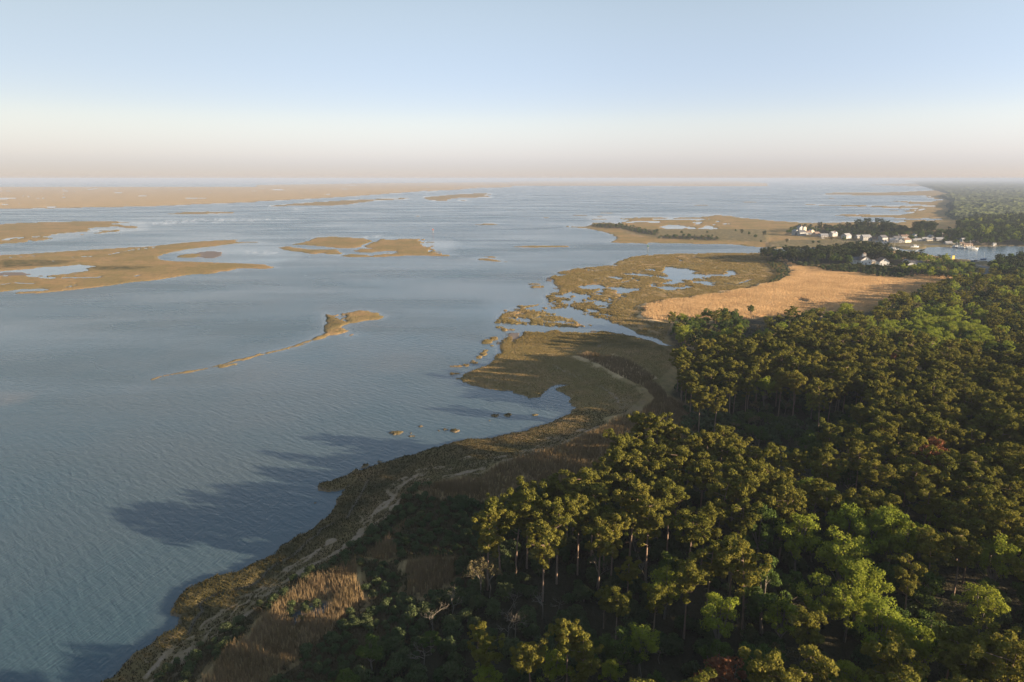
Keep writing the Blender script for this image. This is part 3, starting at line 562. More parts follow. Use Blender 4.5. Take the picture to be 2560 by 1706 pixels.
cb = np.stack([np.maximum(mud*(F_ < 1.0), sat(1-np.abs(F_-0.0)/0.6)*0.6*sat(1-LY/1500)), road, lush_shade, np.zeros(LX.shape)], -1).reshape(-1, 4)
V = np.stack([LX, LY, Z], -1).reshape(-1, 3)
idx = np.arange(NTt*NU).reshape(NTt, NU)
Q = np.stack([idx[:-1, :-1], idx[:-1, 1:], idx[1:, 1:], idx[1:, :-1]], -1).reshape(-1, 4)
zc = Z.reshape(-1)[Q].max(1); rq = rm.reshape(-1)[Q].mean(1); fq = (fmask+lawn).reshape(-1)[Q].mean(1)
cls = np.where(zc < -0.04, 0, np.where(rq > 0.5, 2, np.where(fq > 0.5, 3, 1)))
def sub(name, sel, label, cat):
    q = Q[sel]; used, inv = np.unique(q, return_inverse=True)
    o = mesh_np(name, V[used], inv.reshape(-1, 4), M['land'], attrs={'cover_a': ca[used], 'cover_b': cb[used]}, nside=4, smooth=True)
    tag(o, label, cat, kind='structure')
sub('sea_bed', (cls == 0) & (V[Q[:, 0], 1] < 4000), 'muddy bay bottom under the blue water', 'sea bed')
sub('marsh', cls == 1, 'brown and olive salt marsh along the bay and on its islands', 'marsh')
sub('meadow', cls == 2, 'tan reed meadow ground between the marsh and the woods', 'meadow')
sub('ground', cls == 3, 'dark forest floor and village lawns of the mainland', 'ground')
def sample(G, x, y):
    """grid value at world points"""
    t = CAM_H/np.maximum(y, 1); u = x/np.maximum(y, 1)
    i = np.where(t > 0.9, (2.2-t)/(1.3/120), 120+(0.90-t)/(0.88/800)); i = np.clip(i.round().astype(int), 0, 919); j = np.clip(((u+1.22)/(2.44/1499)).round().astype(int), 0, NU-1)
    return G[i, j]

# ------------------------------------------------------------------ water
WX, WY = fan(0.92, 430, 0.02, 40, 0.0012, 1.35, 760)
Fw = np.full(WX.shape, -60.0)
for P in LAND[:-len(TUSS)]: Fw = np.maximum(Fw, sd(WX, WY, P, 60))
calm = np.zeros(WX.shape); foam = np.zeros(WX.shape); shal = np.zeros(WX.shape)
nb = fbm(WX/60, WY/180, 81, 4)
calm = sat((Fw+9+nb*10)/10)*0.30
calm = np.where(Fw > 2, 0.85, calm)
for P in [poly('F',-200,0,900,0,1400,380,1400,420,700,330,-100,300), poly('A',1430,880,1700,800,2353,740,'B',400,790,500,860,200,960,0,960,'A',1600,935), poly('A',0,740,1300,560,1400,640,400,760),
          poly('B',900,700,1400,690,1900,740,1850,880,1500,860), poly('C',600,520,2000,500,1500,560,900,600)]:
    calm = np.maximum(calm, sat(sd(WX, WY, P, 60)/18+0.3+nb)*0.42)
def ripple(P, k, lam):
    return .75*k*sat(sd(WX, WY, P, 60)/12+0.2)*sat(0.35+1.5*fbm(WX/lam, WY/(lam*2.2), 91, 4))
for P, k, lam in [(poly('A',1180,600,1400,570,1700,545,2353,540,'B',400,548,0,562,'A',1900,580,1500,592), .75, 8), (poly('A',2080,850,2353,825,'B',0,825,270,855,200,880,0,880,'A',2200,865), .8, 8),
                  (poly('B',900,705,1100,692,1300,695,1250,718,1000,725), .6, 8), (poly('B',0,450,400,436,700,440,300,460), .45, 14), (poly('C',150,310,600,308,400,318), .3, 20),
                  (poly('C',740,745,900,752,800,757), .6, 6), (poly('C',40,775,350,782,100,788), .5, 6)]:
    foam = np.maximum(foam, ripple(P, k, lam))
foam = np.maximum(foam, 0.10*sat(1-np.abs(Fw+1.2)/2)*(WY > 350))
for P, k in [(poly('I',0,640,200,655,150,710,0,735), .6), (poly('F',-100,100,100,200,700,290,1000,300,800,200,400,120), .3), (poly('A',1740,860,2090,825,2050,890,1900,915,1780,905), .7), (poly('E',560,-20,760,60,600,140,560,110), .15),
             (poly('E',740,340,1100,300,1500,500,1200,620,800,520), .12), (poly('E',0,520,800,650,1700,900,1900,1100,1000,900,300,1100,-300,1100), .10), (poly('E',600,210,1000,180,1200,230,900,270), .2)]:
    shal = np.maximum(shal, k*sat(sd(WX, WY, P, 60)/14+0.4+nb*.8))
shal = np.maximum(shal, 0.16*sat((Fw+5)/5)*sat(1-WY/900))
Vw = np.stack([WX, WY, np.zeros(WX.shape)], -1).reshape(-1, 3)
ix = np.arange(WX.size).reshape(WX.shape)
Qw = np.stack([ix[:-1, :-1], ix[:-1, 1:], ix[1:, 1:], ix[1:, :-1]], -1).reshape(-1, 4)
wo_ = mesh_np('water', Vw, Qw, M['water'], attrs={'calm': calm.ravel(), 'foam': foam.ravel(), 'shallow': shal.ravel()}, nside=4, smooth=True)
tag(wo_, 'rippled blue bay water reaching from the marsh shore to the horizon', 'water', kind='structure')

# ------------------------------------------------------------------ grass and reeds
RNG = np.random.default_rng(7)
def scatter(P, dens):
    lo = P.min(0); hi = P.max(0); n = int((hi[0]-lo[0])*(hi[1]-lo[1])*dens)
    n = min(n, 2500000)
    x = RNG.uniform(lo[0], hi[0], n); y = RNG.uniform(lo[1], hi[1], n); m = inside(x, y, P) & (np.abs(x) < 1.1*y+10)
    return x[m], y[m]
def blades(name, x, y, h, w, mat, label, cat, lean=0.25, per=2):
    n = len(x); z = sample(Z, x, y)
    vs = []; fs = []; tint = []
    patch = sat(0.5+0.6*fbm(x/14, y/14, 101, 3))
    for k in range(per):
        a = RNG.uniform(0, 2*np.pi, n); hh = h*RNG.uniform(0.7, 1.1, n)*(0.85+0.3*patch); ww = w*RNG.uniform(0.6, 1.3, n)
        ox = x+RNG.normal(0, w*0.8, n); oy = y+RNG.normal(0, w*0.8, n)
        lx = RNG.normal(0, lean, n)*hh; ly = RNG.normal(0, lean, n)*hh
        v = np.stack([np.stack([ox-np.cos(a)*ww, oy-np.sin(a)*ww, z-0.05], -1), np.stack([ox+np.cos(a)*ww, oy+np.sin(a)*ww, z-0.05], -1), np.stack([ox+lx, oy+ly, z+hh], -1)], 1)
        vs.append(v.reshape(-1, 3)); tint.append(np.repeat(sat(patch*0.8+RNG.uniform(0, 0.2, n)), 3))
    Vv = np.concatenate(vs); Ff = np.arange(len(Vv)).reshape(-1, 3)
    o = mesh_np(name, Vv, Ff, mat, attrs={'tint': np.concatenate(tint)*0.95})
    return tag(o, label, cat, kind='stuff')
def keep(x, y, cond): return x[cond], y[cond]
# near marsh grass: shade painted into the strip along the water, browner on the open lobe
P = poly('X',-200,1900,300,1500,700,1250,900,1150,1150,1050,1100,900,1250,830,1600,830,1700,900,1500,1100,1100,1250,700,1500,300,1800)
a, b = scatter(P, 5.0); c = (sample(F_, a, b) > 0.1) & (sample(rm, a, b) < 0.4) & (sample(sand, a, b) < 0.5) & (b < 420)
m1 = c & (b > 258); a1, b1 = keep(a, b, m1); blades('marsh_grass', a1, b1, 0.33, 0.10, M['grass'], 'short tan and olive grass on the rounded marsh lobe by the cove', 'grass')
m1 = c & (b <= 258); a1, b1 = keep(a, b, m1); blades('marsh_grass', a1, b1, 0.40, 0.10, M['grass_shaded'], 'brown marsh grass with painted-in shade along the near shore below the wrack lines', 'grass')
P = poly('X',1000,1000,1150,760,1280,680,1500,630,1950,630,1970,700,1700,760,1640,900,1250,930)
a, b = scatter(P, 1.6); c = (sample(F_, a, b) > 0.3) & (sample(rm, a, b) < 0.4) & (b > 380) & (fbm(a/7, b/10, 151, 3) < .28); a, b = keep(a, b, c)
blades('marsh_grass', a, b, 0.4, 0.32, M['grass'], 'olive and brown tussock grass of the broad marsh between creek and harbour', 'grass')
# dead stalks and low herbs between the near shrubs
SHRUBP2 = poly('X',1120,1290,1250,1190,1450,1130,1640,1070,1790,1040,1820,1130,1650,1300,1450,1420,1200,1450)
for Pq, lab in ((SHRUBP, 'dry stalks and low herbs among the grey-green shore shrubs'), (SHRUBP2, 'dry herbs at the bayward foot of the pine stand')):
    a, b = scatter(Pq, 3.5); c = (sample(rm, a, b) < 0.5) & (sample(F_, a, b) > 0.6) & (sample(sand, a, b) < 0.4); a, b = keep(a, b, c)
    blades('dry_grass', a, b, 0.9, 0.13, M['herb'], lab, 'dry grass', 0.3)
# reeds
for i, P in enumerate(REEDS):
    dist = P[:, 1].mean()
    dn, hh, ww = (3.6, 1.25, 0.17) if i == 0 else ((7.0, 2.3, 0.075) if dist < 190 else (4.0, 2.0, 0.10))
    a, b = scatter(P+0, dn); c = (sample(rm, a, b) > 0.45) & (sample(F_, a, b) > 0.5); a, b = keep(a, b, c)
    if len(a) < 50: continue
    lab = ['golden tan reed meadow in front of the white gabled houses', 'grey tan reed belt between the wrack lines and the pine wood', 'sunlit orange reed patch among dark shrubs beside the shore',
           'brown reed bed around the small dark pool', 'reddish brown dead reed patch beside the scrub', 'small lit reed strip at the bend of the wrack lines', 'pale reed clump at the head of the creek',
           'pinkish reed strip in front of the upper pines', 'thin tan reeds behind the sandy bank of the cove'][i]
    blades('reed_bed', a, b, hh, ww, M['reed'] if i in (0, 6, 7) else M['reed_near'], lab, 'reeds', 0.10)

# ------------------------------------------------------------------ tree prototypes (metres, base at origin)
def leaf_cloud(cen, rad, n, size, rng, up=0.25, shell=0.72):
    c = np.repeat(np.asarray(cen, float), n, 0); r = np.repeat(np.asarray(rad, float), n, 0); N = len(c)
    d = rng.normal(size=(N, 3)); d[:, 2] += up; d /= np.linalg.norm(d, axis=1)[:, None]+1e-9
    p = c+d*r*rng.uniform(shell, 1.08, N)[:, None]
    nrm = d+rng.normal(size=(N, 3))*0.55; nrm /= np.linalg.norm(nrm, axis=1)[:, None]
    t = np.cross(nrm, rng.normal(size=(N, 3))); t /= np.linalg.norm(t, axis=1)[:, None]; b = np.cross(nrm, t)
    s = size*rng.uniform(0.6, 1.3, N)[:, None]
    v = np.stack([p+t*s, p-t*s*0.6+b*s*0.75, p-t*s*0.6-b*s*0.75], 1)
    return v.reshape(-1, 3)
def tubes(paths, ns=5):
    """paths: list of (points, radii)"""
    vs = []; fs = []; n0 = 0
    for pts, rad in paths:
        pts = np.asarray(pts, float)
        for i, (p, r) in enumerate(zip(pts, rad)):
            d = pts[min(i+1, len(pts)-1)]-pts[max(i-1, 0)]; d /= np.linalg.norm(d)+1e-9
            a = np.cross(d, (0, 1, 0.3)); a /= np.linalg.norm(a)+1e-9; b = np.cross(d, a)
            for k in range(ns):
                th = 2*math.pi*k/ns; vs.append(p+r*(math.cos(th)*a+math.sin(th)*b))
        m = len(pts)
        for i in range(m-1):
            for k in range(ns):
                q = [n0+i*ns+k, n0+i*ns+(k+1) % ns, n0+(i+1)*ns+(k+1) % ns, n0+(i+1)*ns+k]
                fs.append((q[0], q[1], q[2])); fs.append((q[0], q[2], q[3]))
        n0 += m*ns
    return np.array(vs), np.array(fs)
def pine_geo(seed, H, n_leaf, size, spread=1.0, crown_from=0.55, flat=1.0):
    rng = np.random.default_rng(seed)
    bend = rng.normal(0, 0.5, 2)
    def tr(f): return np.array([bend[0]*f**2*1.5, bend[1]*f**2*1.5, H*f])
    paths = [([tr(f) for f in (0, .2, .45, .7, .9, .97)], [0.26, .22, .18, .13, .07, .03])]
    cen = []; rad = []
    nl = rng.integers(12, 18)
    az = rng.uniform(0, 6.28)
    for i in range(nl):
        f = crown_from+(0.93-crown_from)*(i/(nl-1))**0.85
        az += 2.4+rng.normal(0, .3)
        prof = math.sin(math.pi*min(1, max(0.12, (1.02-f)/(1.06-crown_from)))**0.75)
        L = (1.0+2.2*prof)*spread*rng.uniform(0.75, 1.2)
        o = tr(f); e = o+np.array([math.cos(az)*L, math.sin(az)*L, L*rng.uniform(0.15, .5)])
        mid = (o+e)/2+np.array([0, 0, -.15*L*rng.uniform(0, 1)])
        paths.append(([o, mid, e], [0.09, .06, .025]))
        nc = 2 if L > 2.2 else 1
        for c in range(nc):
            q = o+(e-o)*(1.0 if c == 0 else 0.55)+rng.normal(0, .35, 3)
            R = rng.uniform(0.55, 0.95)*(1 if c == 0 else .85)*spread**.5
            cen.append(q+np.array([0, 0, .2])); rad.append((R*1.1, R*1.1, R*.75*flat))
            for t_ in range(2):
                R2 = rng.uniform(.45, .8); cen.append(q+rng.normal(0, .75, 3)*np.array([1, 1, .55])); rad.append((R2, R2, R2*.75*flat))
    for i in range(9):
        f = rng.uniform(crown_from+.08, .95); a = rng.uniform(0, 6.28); q = 1.3*spread*rng.uniform(.3, 1); cen.append(tr(f)+np.array([math.cos(a)*q, math.sin(a)*q, 0])); rad.append((.95, .95, .7*flat))
    for i in range(3):
        cen.append(tr(0.97)+np.array([rng.normal(0, .7), rng.normal(0, .7), rng.normal(0.1, .4)])); rad.append((.85, .85, .7*flat))
    for s in range(rng.integers(1, 4)):
        f = rng.uniform(crown_from*.6, crown_from); a = rng.uniform(0, 6.28); o = tr(f)
        paths.append(([o, o+np.array([math.cos(a)*1.3, math.sin(a)*1.3, .2])], [0.05, .02]))
    V_ = leaf_cloud(cen, rad, max(4, n_leaf//len(cen)), size, rng, 0.45)
    return V_, tubes(paths)
def broad_geo(seed, H, Wd, n_leaf, size, low=0.28, dens_in=0.55, up=0.2):
    rng = np.random.default_rng(seed); paths = []; cen = []; rad = []
    fork = H*rng.uniform(0.22, .34)
    top = np.array([rng.normal(0, .3), rng.normal(0, .3), fork])
    paths.append(([(0, 0, 0), top*0.5, top], [0.28, .24, .20]))
    nl = rng.integers(6, 9)
    for i in range(nl):
        a = 2*math.pi*i/nl+rng.normal(0, .25); r = Wd*rng.uniform(0.25, 1.0) if i else 0.1
        zt = H*(1.0-0.38*(r/Wd)**1.6)*rng.uniform(.88, 1.02)
        e = np.array([math.cos(a)*r, math.sin(a)*r, zt-.6]); mid = top+(e-top)*0.5+np.array([math.cos(a)*r*.12, math.sin(a)*r*.12, -.3])
        paths.append(([top, mid, e], [0.15, .09, .03]))
        for s in range(4):
            f = rng.uniform(.45, 1.0); o = top+(e-top)*f; b = a+rng.normal(0, 1.0); L = Wd*rng.uniform(.25, .45)
            e2 = o+np.array([math.cos(b)*L, math.sin(b)*L, L*rng.uniform(.2, .9)])
            paths.append(([o, (o+e2)/2+np.array([0, 0, .1]), e2], [0.06, .04, .015]))
            R = Wd*rng.uniform(.16, .27); cen.append(e2); rad.append((R, R, R*.85))
        R = Wd*rng.uniform(.2, .3); cen.append(e); rad.append((R, R, R*1.1))
    for s in range(int(nl*1.5)):
        a = rng.uniform(0, 6.28); r = Wd*rng.uniform(.3, .9); z = H*rng.uniform(low+.1, .75)
        R = Wd*rng.uniform(.18, .28); cen.append((math.cos(a)*r, math.sin(a)*r, z)); rad.append((R, R, R*.7))
    return leaf_cloud(cen, rad, max(3, n_leaf//len(cen)), size, rng, up, dens_in), tubes(paths)
def bare_geo(seed, H, Wd, n_leaf=0, size=.1):
    rng = np.random.default_rng(seed); paths = []; tips = []
    def grow(o, d, L, r, lev):
        d = d/np.linalg.norm(d); m = o+d*L*.5+rng.normal(0, L*.05, 3); e = o+d*L+rng.normal(0, L*.08, 3)
        paths.append(([o, m, e], [r, r*.8, r*.55]))
        if lev == 0: tips.append(e); return
        for k in range(3 if lev > 1 else 3):
            f = rng.uniform(.45, 1.0); nd = d+rng.normal(0, .62, 3)*Wd/3; nd[2] = abs(nd[2])*.8+.15
            grow(o+(e-o)*f, nd, L*rng.uniform(.5, .72), r*.55, lev-1)
    grow(np.zeros(3), np.array([rng.normal(0, .08), rng.normal(0, .08), 1.]), H*.42, .17, 4)
    T = tubes(paths, 3)
    if n_leaf:
        V_ = leaf_cloud(tips, [(.45, .45, .4)]*len(tips), max(1, n_leaf//len(tips)), size, rng, 0.1, .1)
    else: V_ = None
    return V_, T
def shrub_geo(seed, H, Wd, n_leaf, size):
    rng = np.random.default_rng(seed); cen = []; rad = []
    for i in range(9):
        a = rng.uniform(0, 6.28); r = Wd*rng.uniform(0, .62); z = H*rng.uniform(.35, .8)*(1-.4*(r/Wd))
        R = Wd*rng.uniform(.3, .45); cen.append((math.cos(a)*r, math.sin(a)*r, z)); rad.append((R, R, H*.3))
    T = tubes([([(0, 0, 0), (math.cos(a)*.2*Wd, math.sin(a)*.2*Wd, H*.45)], [.06, .03]) for a in (0.4, 2.4, 4.5)], 3)
    return leaf_cloud(cen, rad, n_leaf//9, size, rng, 0.4, .7), T
# kind -> (leaf material, bark material, near geos, far geos, nominal height)
def fam(gen_n, gen_f, nn, nf): return [gen_n(i) for i in range(nn)], [gen_f(i) for i in range(nf)]
KIND = {
 'pine': ('pine', 'bark', *fam(lambda i: pine_geo(100+i, 19, 6800, .25, 1.08+.14*(i % 3-1), .46+.045*(i % 4), .85+.12*(i % 3)), lambda i: pine_geo(200+i, 19, 640, .68, 1.12, .48), 12, 6), 19),
 'dark_pine': ('pine_dark', 'bark', *fam(lambda i: pine_geo(300+i, 14, 2600, .32, 1.1, .35, .8), lambda i: pine_geo(320+i, 14, 420, .75, 1.15, .3), 4, 4), 14),
 'leafy': ('leafy', 'graybark', *fam(lambda i: broad_geo(400+i, 13, 4.0, 4600, .20), lambda i: broad_geo(420+i, 13, 4.2, 520, .62), 6, 4), 13),
 'green': ('green', 'graybark', *fam(lambda i: broad_geo(500+i, 11, 3.8, 4200, .22), lambda i: broad_geo(520+i, 11, 4.0, 460, .65), 5, 4), 11),
 'bud': ('bud', 'graybark', *fam(lambda i: bare_geo(600+i, 12, 3.2, 1400, .16), lambda i: broad_geo(620+i, 11, 4.0, 380, .55), 4, 3), 12),
 'bare': ('bud', 'graybark', *fam(lambda i: bare_geo(700+i, 10, 3.4), lambda i: bare_geo(720+i, 10, 3.4), 4, 1), 10),
 'rust': ('rust', 'graybark', *fam(lambda i: broad_geo(800+i, 9, 3.2, 3600, .2, .1), lambda i: broad_geo(820+i, 10, 3.6, 400, .6), 2, 2), 9),
 'shrub': ('shrub', 'graybark', *fam(lambda i: shrub_geo(900+i, 3.0, 2.3, 1100, .20), lambda i: shrub_geo(920+i, 3.0, 2.4, 160, .55), 5, 4), 3),
}
protos = {}
NAMES = {'pine': 'pine_tree', 'dark_pine': 'cedar_tree', 'leafy': 'leafy_tree', 'green': 'green_tree', 'bud': 'budding_tree', 'bare': 'bare_tree', 'rust': 'rusty_tree', 'shrub': 'shrub'}
CATS = {'pine': 'pine tree', 'dark_pine': 'cedar tree', 'leafy': 'leafy tree', 'green': 'green tree', 'bud': 'budding tree', 'bare': 'bare tree', 'rust': 'brown tree', 'shrub': 'shrub'}
pmesh = {}
def part_mesh(kind, vi, what, geo, mat):
    key = (kind, vi, what)
    if key not in pmesh:
        me = bpy.data.meshes.new(what)
        Vv, Ff = geo
        Vv = np.ascontiguousarray(Vv, np.float32); Ff = np.ascontiguousarray(Ff, np.int32)
        me.vertices.add(len(Vv)); me.vertices.foreach_set('co', Vv.ravel()); me.loops.add(Ff.size); me.loops.foreach_set('vertex_index', Ff.ravel())
        me.polygons.add(len(Ff)); me.polygons.foreach_set('loop_start', np.arange(0, Ff.size, 3, dtype=np.int32)); me.polygons.foreach_set('use_smooth', np.full(len(Ff), what == 'trunk'))
        me.materials.append(mat); me.update(calc_edges=True); pmesh[key] = me
    return pmesh[key]
def tree_thing(kind, vi, x, y, h, rz, far=False):
    lm, bm_, near, farg, nom = KIND[kind]; g = (farg if far else near); vi = vi % len(g); leaf, trunk = g[vi]
    key = (kind, vi, far)
    z = float(sample(Z, np.array([x]), np.array([y]))[0])
    sc = h/nom
    if key in protos:
        r = protos[key].copy(); COL.objects.link(r)
        for ch in kids[key]:
            c = ch.copy(); COL.objects.link(c); c.parent = r
    else:
        r = bpy.data.objects.new(NAMES[kind], None); COL.objects.link(r); r.empty_display_size = 1
        t = bpy.data.objects.new('trunk', part_mesh(kind, (vi, far), 'trunk', trunk, M[bm_])); COL.objects.link(t); t.parent = r; kk = [t]
        if leaf is not None:
            c = bpy.data.objects.new('crown', part_mesh(kind, (vi, far), 'crown', (leaf, np.arange(len(leaf)).reshape(-1, 3)), M[lm])); COL.objects.link(c); c.parent = r; kk.append(c)
        protos[key] = r; kids[key] = kk
    r.location = (x, y, z-0.1); r.rotation_euler = (0, 0, rz); w = 0.5+0.5*1.0; r.scale = (sc**.8, sc**.8, sc)
    return r
def mass(name, items, label, cat):
    """many trees of one far wood as one mesh; items: (kind, x, y, h)"""
    rng = np.random.default_rng(len(items)); mats = []; VV = []; FF = []; MI = []; TT = []; n0 = 0
    for i, (kind, x, y, h) in enumerate(items):
        lm, bm_, near, farg, nom = KIND[kind]
        leaf, (tv, tf) = near[i % len(near)] if (y < (330 if kind != 'shrub' else 185) and abs(x) < .92*y+5) else farg[i % len(farg)]
        far2 = y > 700
        for mm, (vv, ff) in ((lm, (leaf, None if leaf is None else np.arange(len(leaf)).reshape(-1, 3))), (bm_, (tv, tf))):
            if vv is None or (mm == bm_ and far2): continue
            if M[mm] not in mats: mats.append(M[mm])
            a = rng.uniform(0, 6.28); s = h/nom; c_, s_ = math.cos(a), math.sin(a); sw = s**.8
            q = np.stack([(vv[:, 0]*c_-vv[:, 1]*s_)*sw+x, (vv[:, 0]*s_+vv[:, 1]*c_)*sw+y, vv[:, 2]*s+items_z[i]-.1], -1) if False else \
                np.stack([(vv[:, 0]*c_-vv[:, 1]*s_)*sw+x, (vv[:, 0]*s_+vv[:, 1]*c_)*sw+y, vv[:, 2]*s+0.9], -1)
            VV.append(q); FF.append(ff+n0); n0 += len(q); MI.append(np.full(len(ff), mats.index(M[mm]))); TT.append(np.full(len(q), rng.uniform(0, 1)))
    if not VV: return
    o = mesh_np(name, np.concatenate(VV), np.concatenate(FF), mats, attrs={'tint': np.concatenate(TT)}, mat_idx=np.concatenate(MI))
    return tag(o, label, cat, kind='stuff')

# village houses: where each stands (photo pixel), width, depth, wall height, turn, materials, label
V_ = [('M',330,560,9,9,7.5,20,'offwhite','roof_grey','narrow three-storey white house at the bay end of the village',dict(storeys=3, ridge='y', nwin=2)),
 ('M',500,572,13,10,6.5,15,'offwhite','roof_dark','white double-porched house with a dark roof beside the narrow three-storey one',dict(storeys=2, porch=True)),
 ('M',470,470,10,9,8.5,15,'greywall','roof_grey','tall grey house rising behind the double-porched white one',dict(storeys=3, ridge='y', nwin=2, chim=True)),
 ('M',575,470,7,8,8.5,15,'cream','roof_grey','cream tower-like house catching the sun behind the double-porched one',dict(storeys=3, ridge='y', nwin=2)),
 ('M',700,540,12,8,4.0,10,'greywall','roof_brown','low grey house with a pinkish brown roof, third along the row',dict(chim=True)),
 ('M',800,520,10,8,5.0,10,'cream','roof_grey','cream house behind the low grey one with two sunlit gables',dict(storeys=2, ridge='y', nwin=2)),
 ('M',940,590,13,9,4.6,30,'tanwall','roof_brown','tan house with a hipped brown roof and a sunlit inland wall',dict(storeys=2)),
 ('M',1170,612,13,8,3.2,0,'offwhite','roof_grey','low bright white cottage standing below a raised white deck',dict()),
 ('M',1440,605,13,9,5.6,25,'offwhite','roof_grey','white twin-gabled house with a pale dormer tower, above the green',dict(storeys=2, dormer=True, chim=True)),
 ('M',1830,665,14,10,5.0,30,'greywall','roof_grey','grey shingled house with a steep pyramid-like roof',dict(storeys=2, chim=False)),
 ('M',2180,660,9,7,3.0,15,'offwhite','roof_grey','small white cottage nearly hidden by dark shrubs in mid village',dict()),
 ('N',40,710,15,10,6.0,8,'offwhite','roof_grey','big square white house with a pale grey roof',dict(storeys=2, nwin=4)),
 ('N',215,740,7,7,3.4,0,'greywall','roof_brown','little grey house with a dark gable beside the square white one',dict(ridge='y', nwin=2)),
 ('N',345,755,8,7,3.6,20,'tanwall','roof_brown','reddish tan cottage beside the little grey house',dict(chim=True, ridge='y', nwin=2)),
 ('N',530,760,13,11,6.6,25,'offwhite','roof_dark','largest white village house, two storeys with a dark hipped roof',dict(storeys=2, porch=True)),
 ('N',860,790,12,9,4.2,-15,'offwhite','roof_grey','white house with a sloping lean-to toward the harbour',dict(chim=False, dormer=True)),
 ('N',1065,790,9,9,3.6,-5,'offwhite','roof_grey','white gabled house with two dark windows facing the harbour',dict(ridge='y', nwin=2)),
 ('N',1230,785,12,8,4.0,20,'cream','roof_brown','cream house with a brown roof right of the two-windowed gable',dict(chim=True)),
 ('N',950,700,12,8,3.6,10,'greywall','roof_dark','grey roofed house standing behind the lean-to house',dict()),
 ('N',1180,665,14,8,4.0,5,'greywall','roof_brown','long house with a dull brown roof in the second village row',dict(chim=True)),
 ('N',1330,780,5,5,3.0,10,'offwhite','roof_grey','small white garage at the inland side of the cream house',dict(nwin=1)),
 ('N',1490,640,6,7,4.8,5,'offwhite','roof_grey','white gable peeping over the rounded green tree',dict(ridge='y', nwin=2)),
 ('N',1540,745,14,7,2.8,0,'offwhite','roof_grey','long low white house behind the harbour lawn',dict(nwin=5)),
 ('N',1780,715,11,8,2.8,0,'offwhite','roof_grey','white bungalow with a pale blue-grey roof',dict()),
 ('N',1965,665,9,8,3.4,0,'offwhite','roof_grey','small white gabled house behind the bungalow row',dict(ridge='y', nwin=2)),
 ('N',1910,735,10,6,2.6,0,'cream','roof_grey','sunlit cream bungalow second from the inland end of the row',dict()),
 ('N',2060,725,8,6,2.6,0,'greywall','roof_brown','brown roofed bungalow joining the cream one',dict()),
 ('N',2225,730,14,7,2.8,0,'offwhite','roof_grey','long white bungalow closing the inland end of the row',dict(nwin=4)),
 ('N',520,868,17,7,2.6,-28,'offwhite','roof_grey','long low white shed on the quay, partly behind dark trees',dict(nwin=4, cat='shed')),
 ('O',560,290,8,6,3.4,10,'greywall','roof_grey','blue-grey dock shed behind the moored boats',dict(cat='shed')),
 ('O',115,375,10,6,2.8,0,'offwhite','roof_grey','white dock shed at the bay end of the moorings',dict(cat='shed')),
 ('O',230,360,8,6,3.0,0,'cream','roof_brown','cream dock shed beside the white one',dict(cat='shed')),
 ('O',510,390,7,5,2.6,0,'cream','roof_brown','small yellowish hut in the middle of the docks',dict(cat='shed')),
 ('O',690,415,14,5,2.8,0,'tanwall','roof_brown','long orange-tan boat shed on the dock',dict(cat='shed'))]
HOUSEPX = [('Q',620,438,9), ('Q',430,425,6), ('Q',1125,470,7.5), ('Q',1770,462,5), ('Q',1990,462,8), ('Q',860,425,3)]+[(v[0], v[1], v[2], v[3]*.55) for v in V_]+[('O',265,860,5), ('O',945,875,4)]
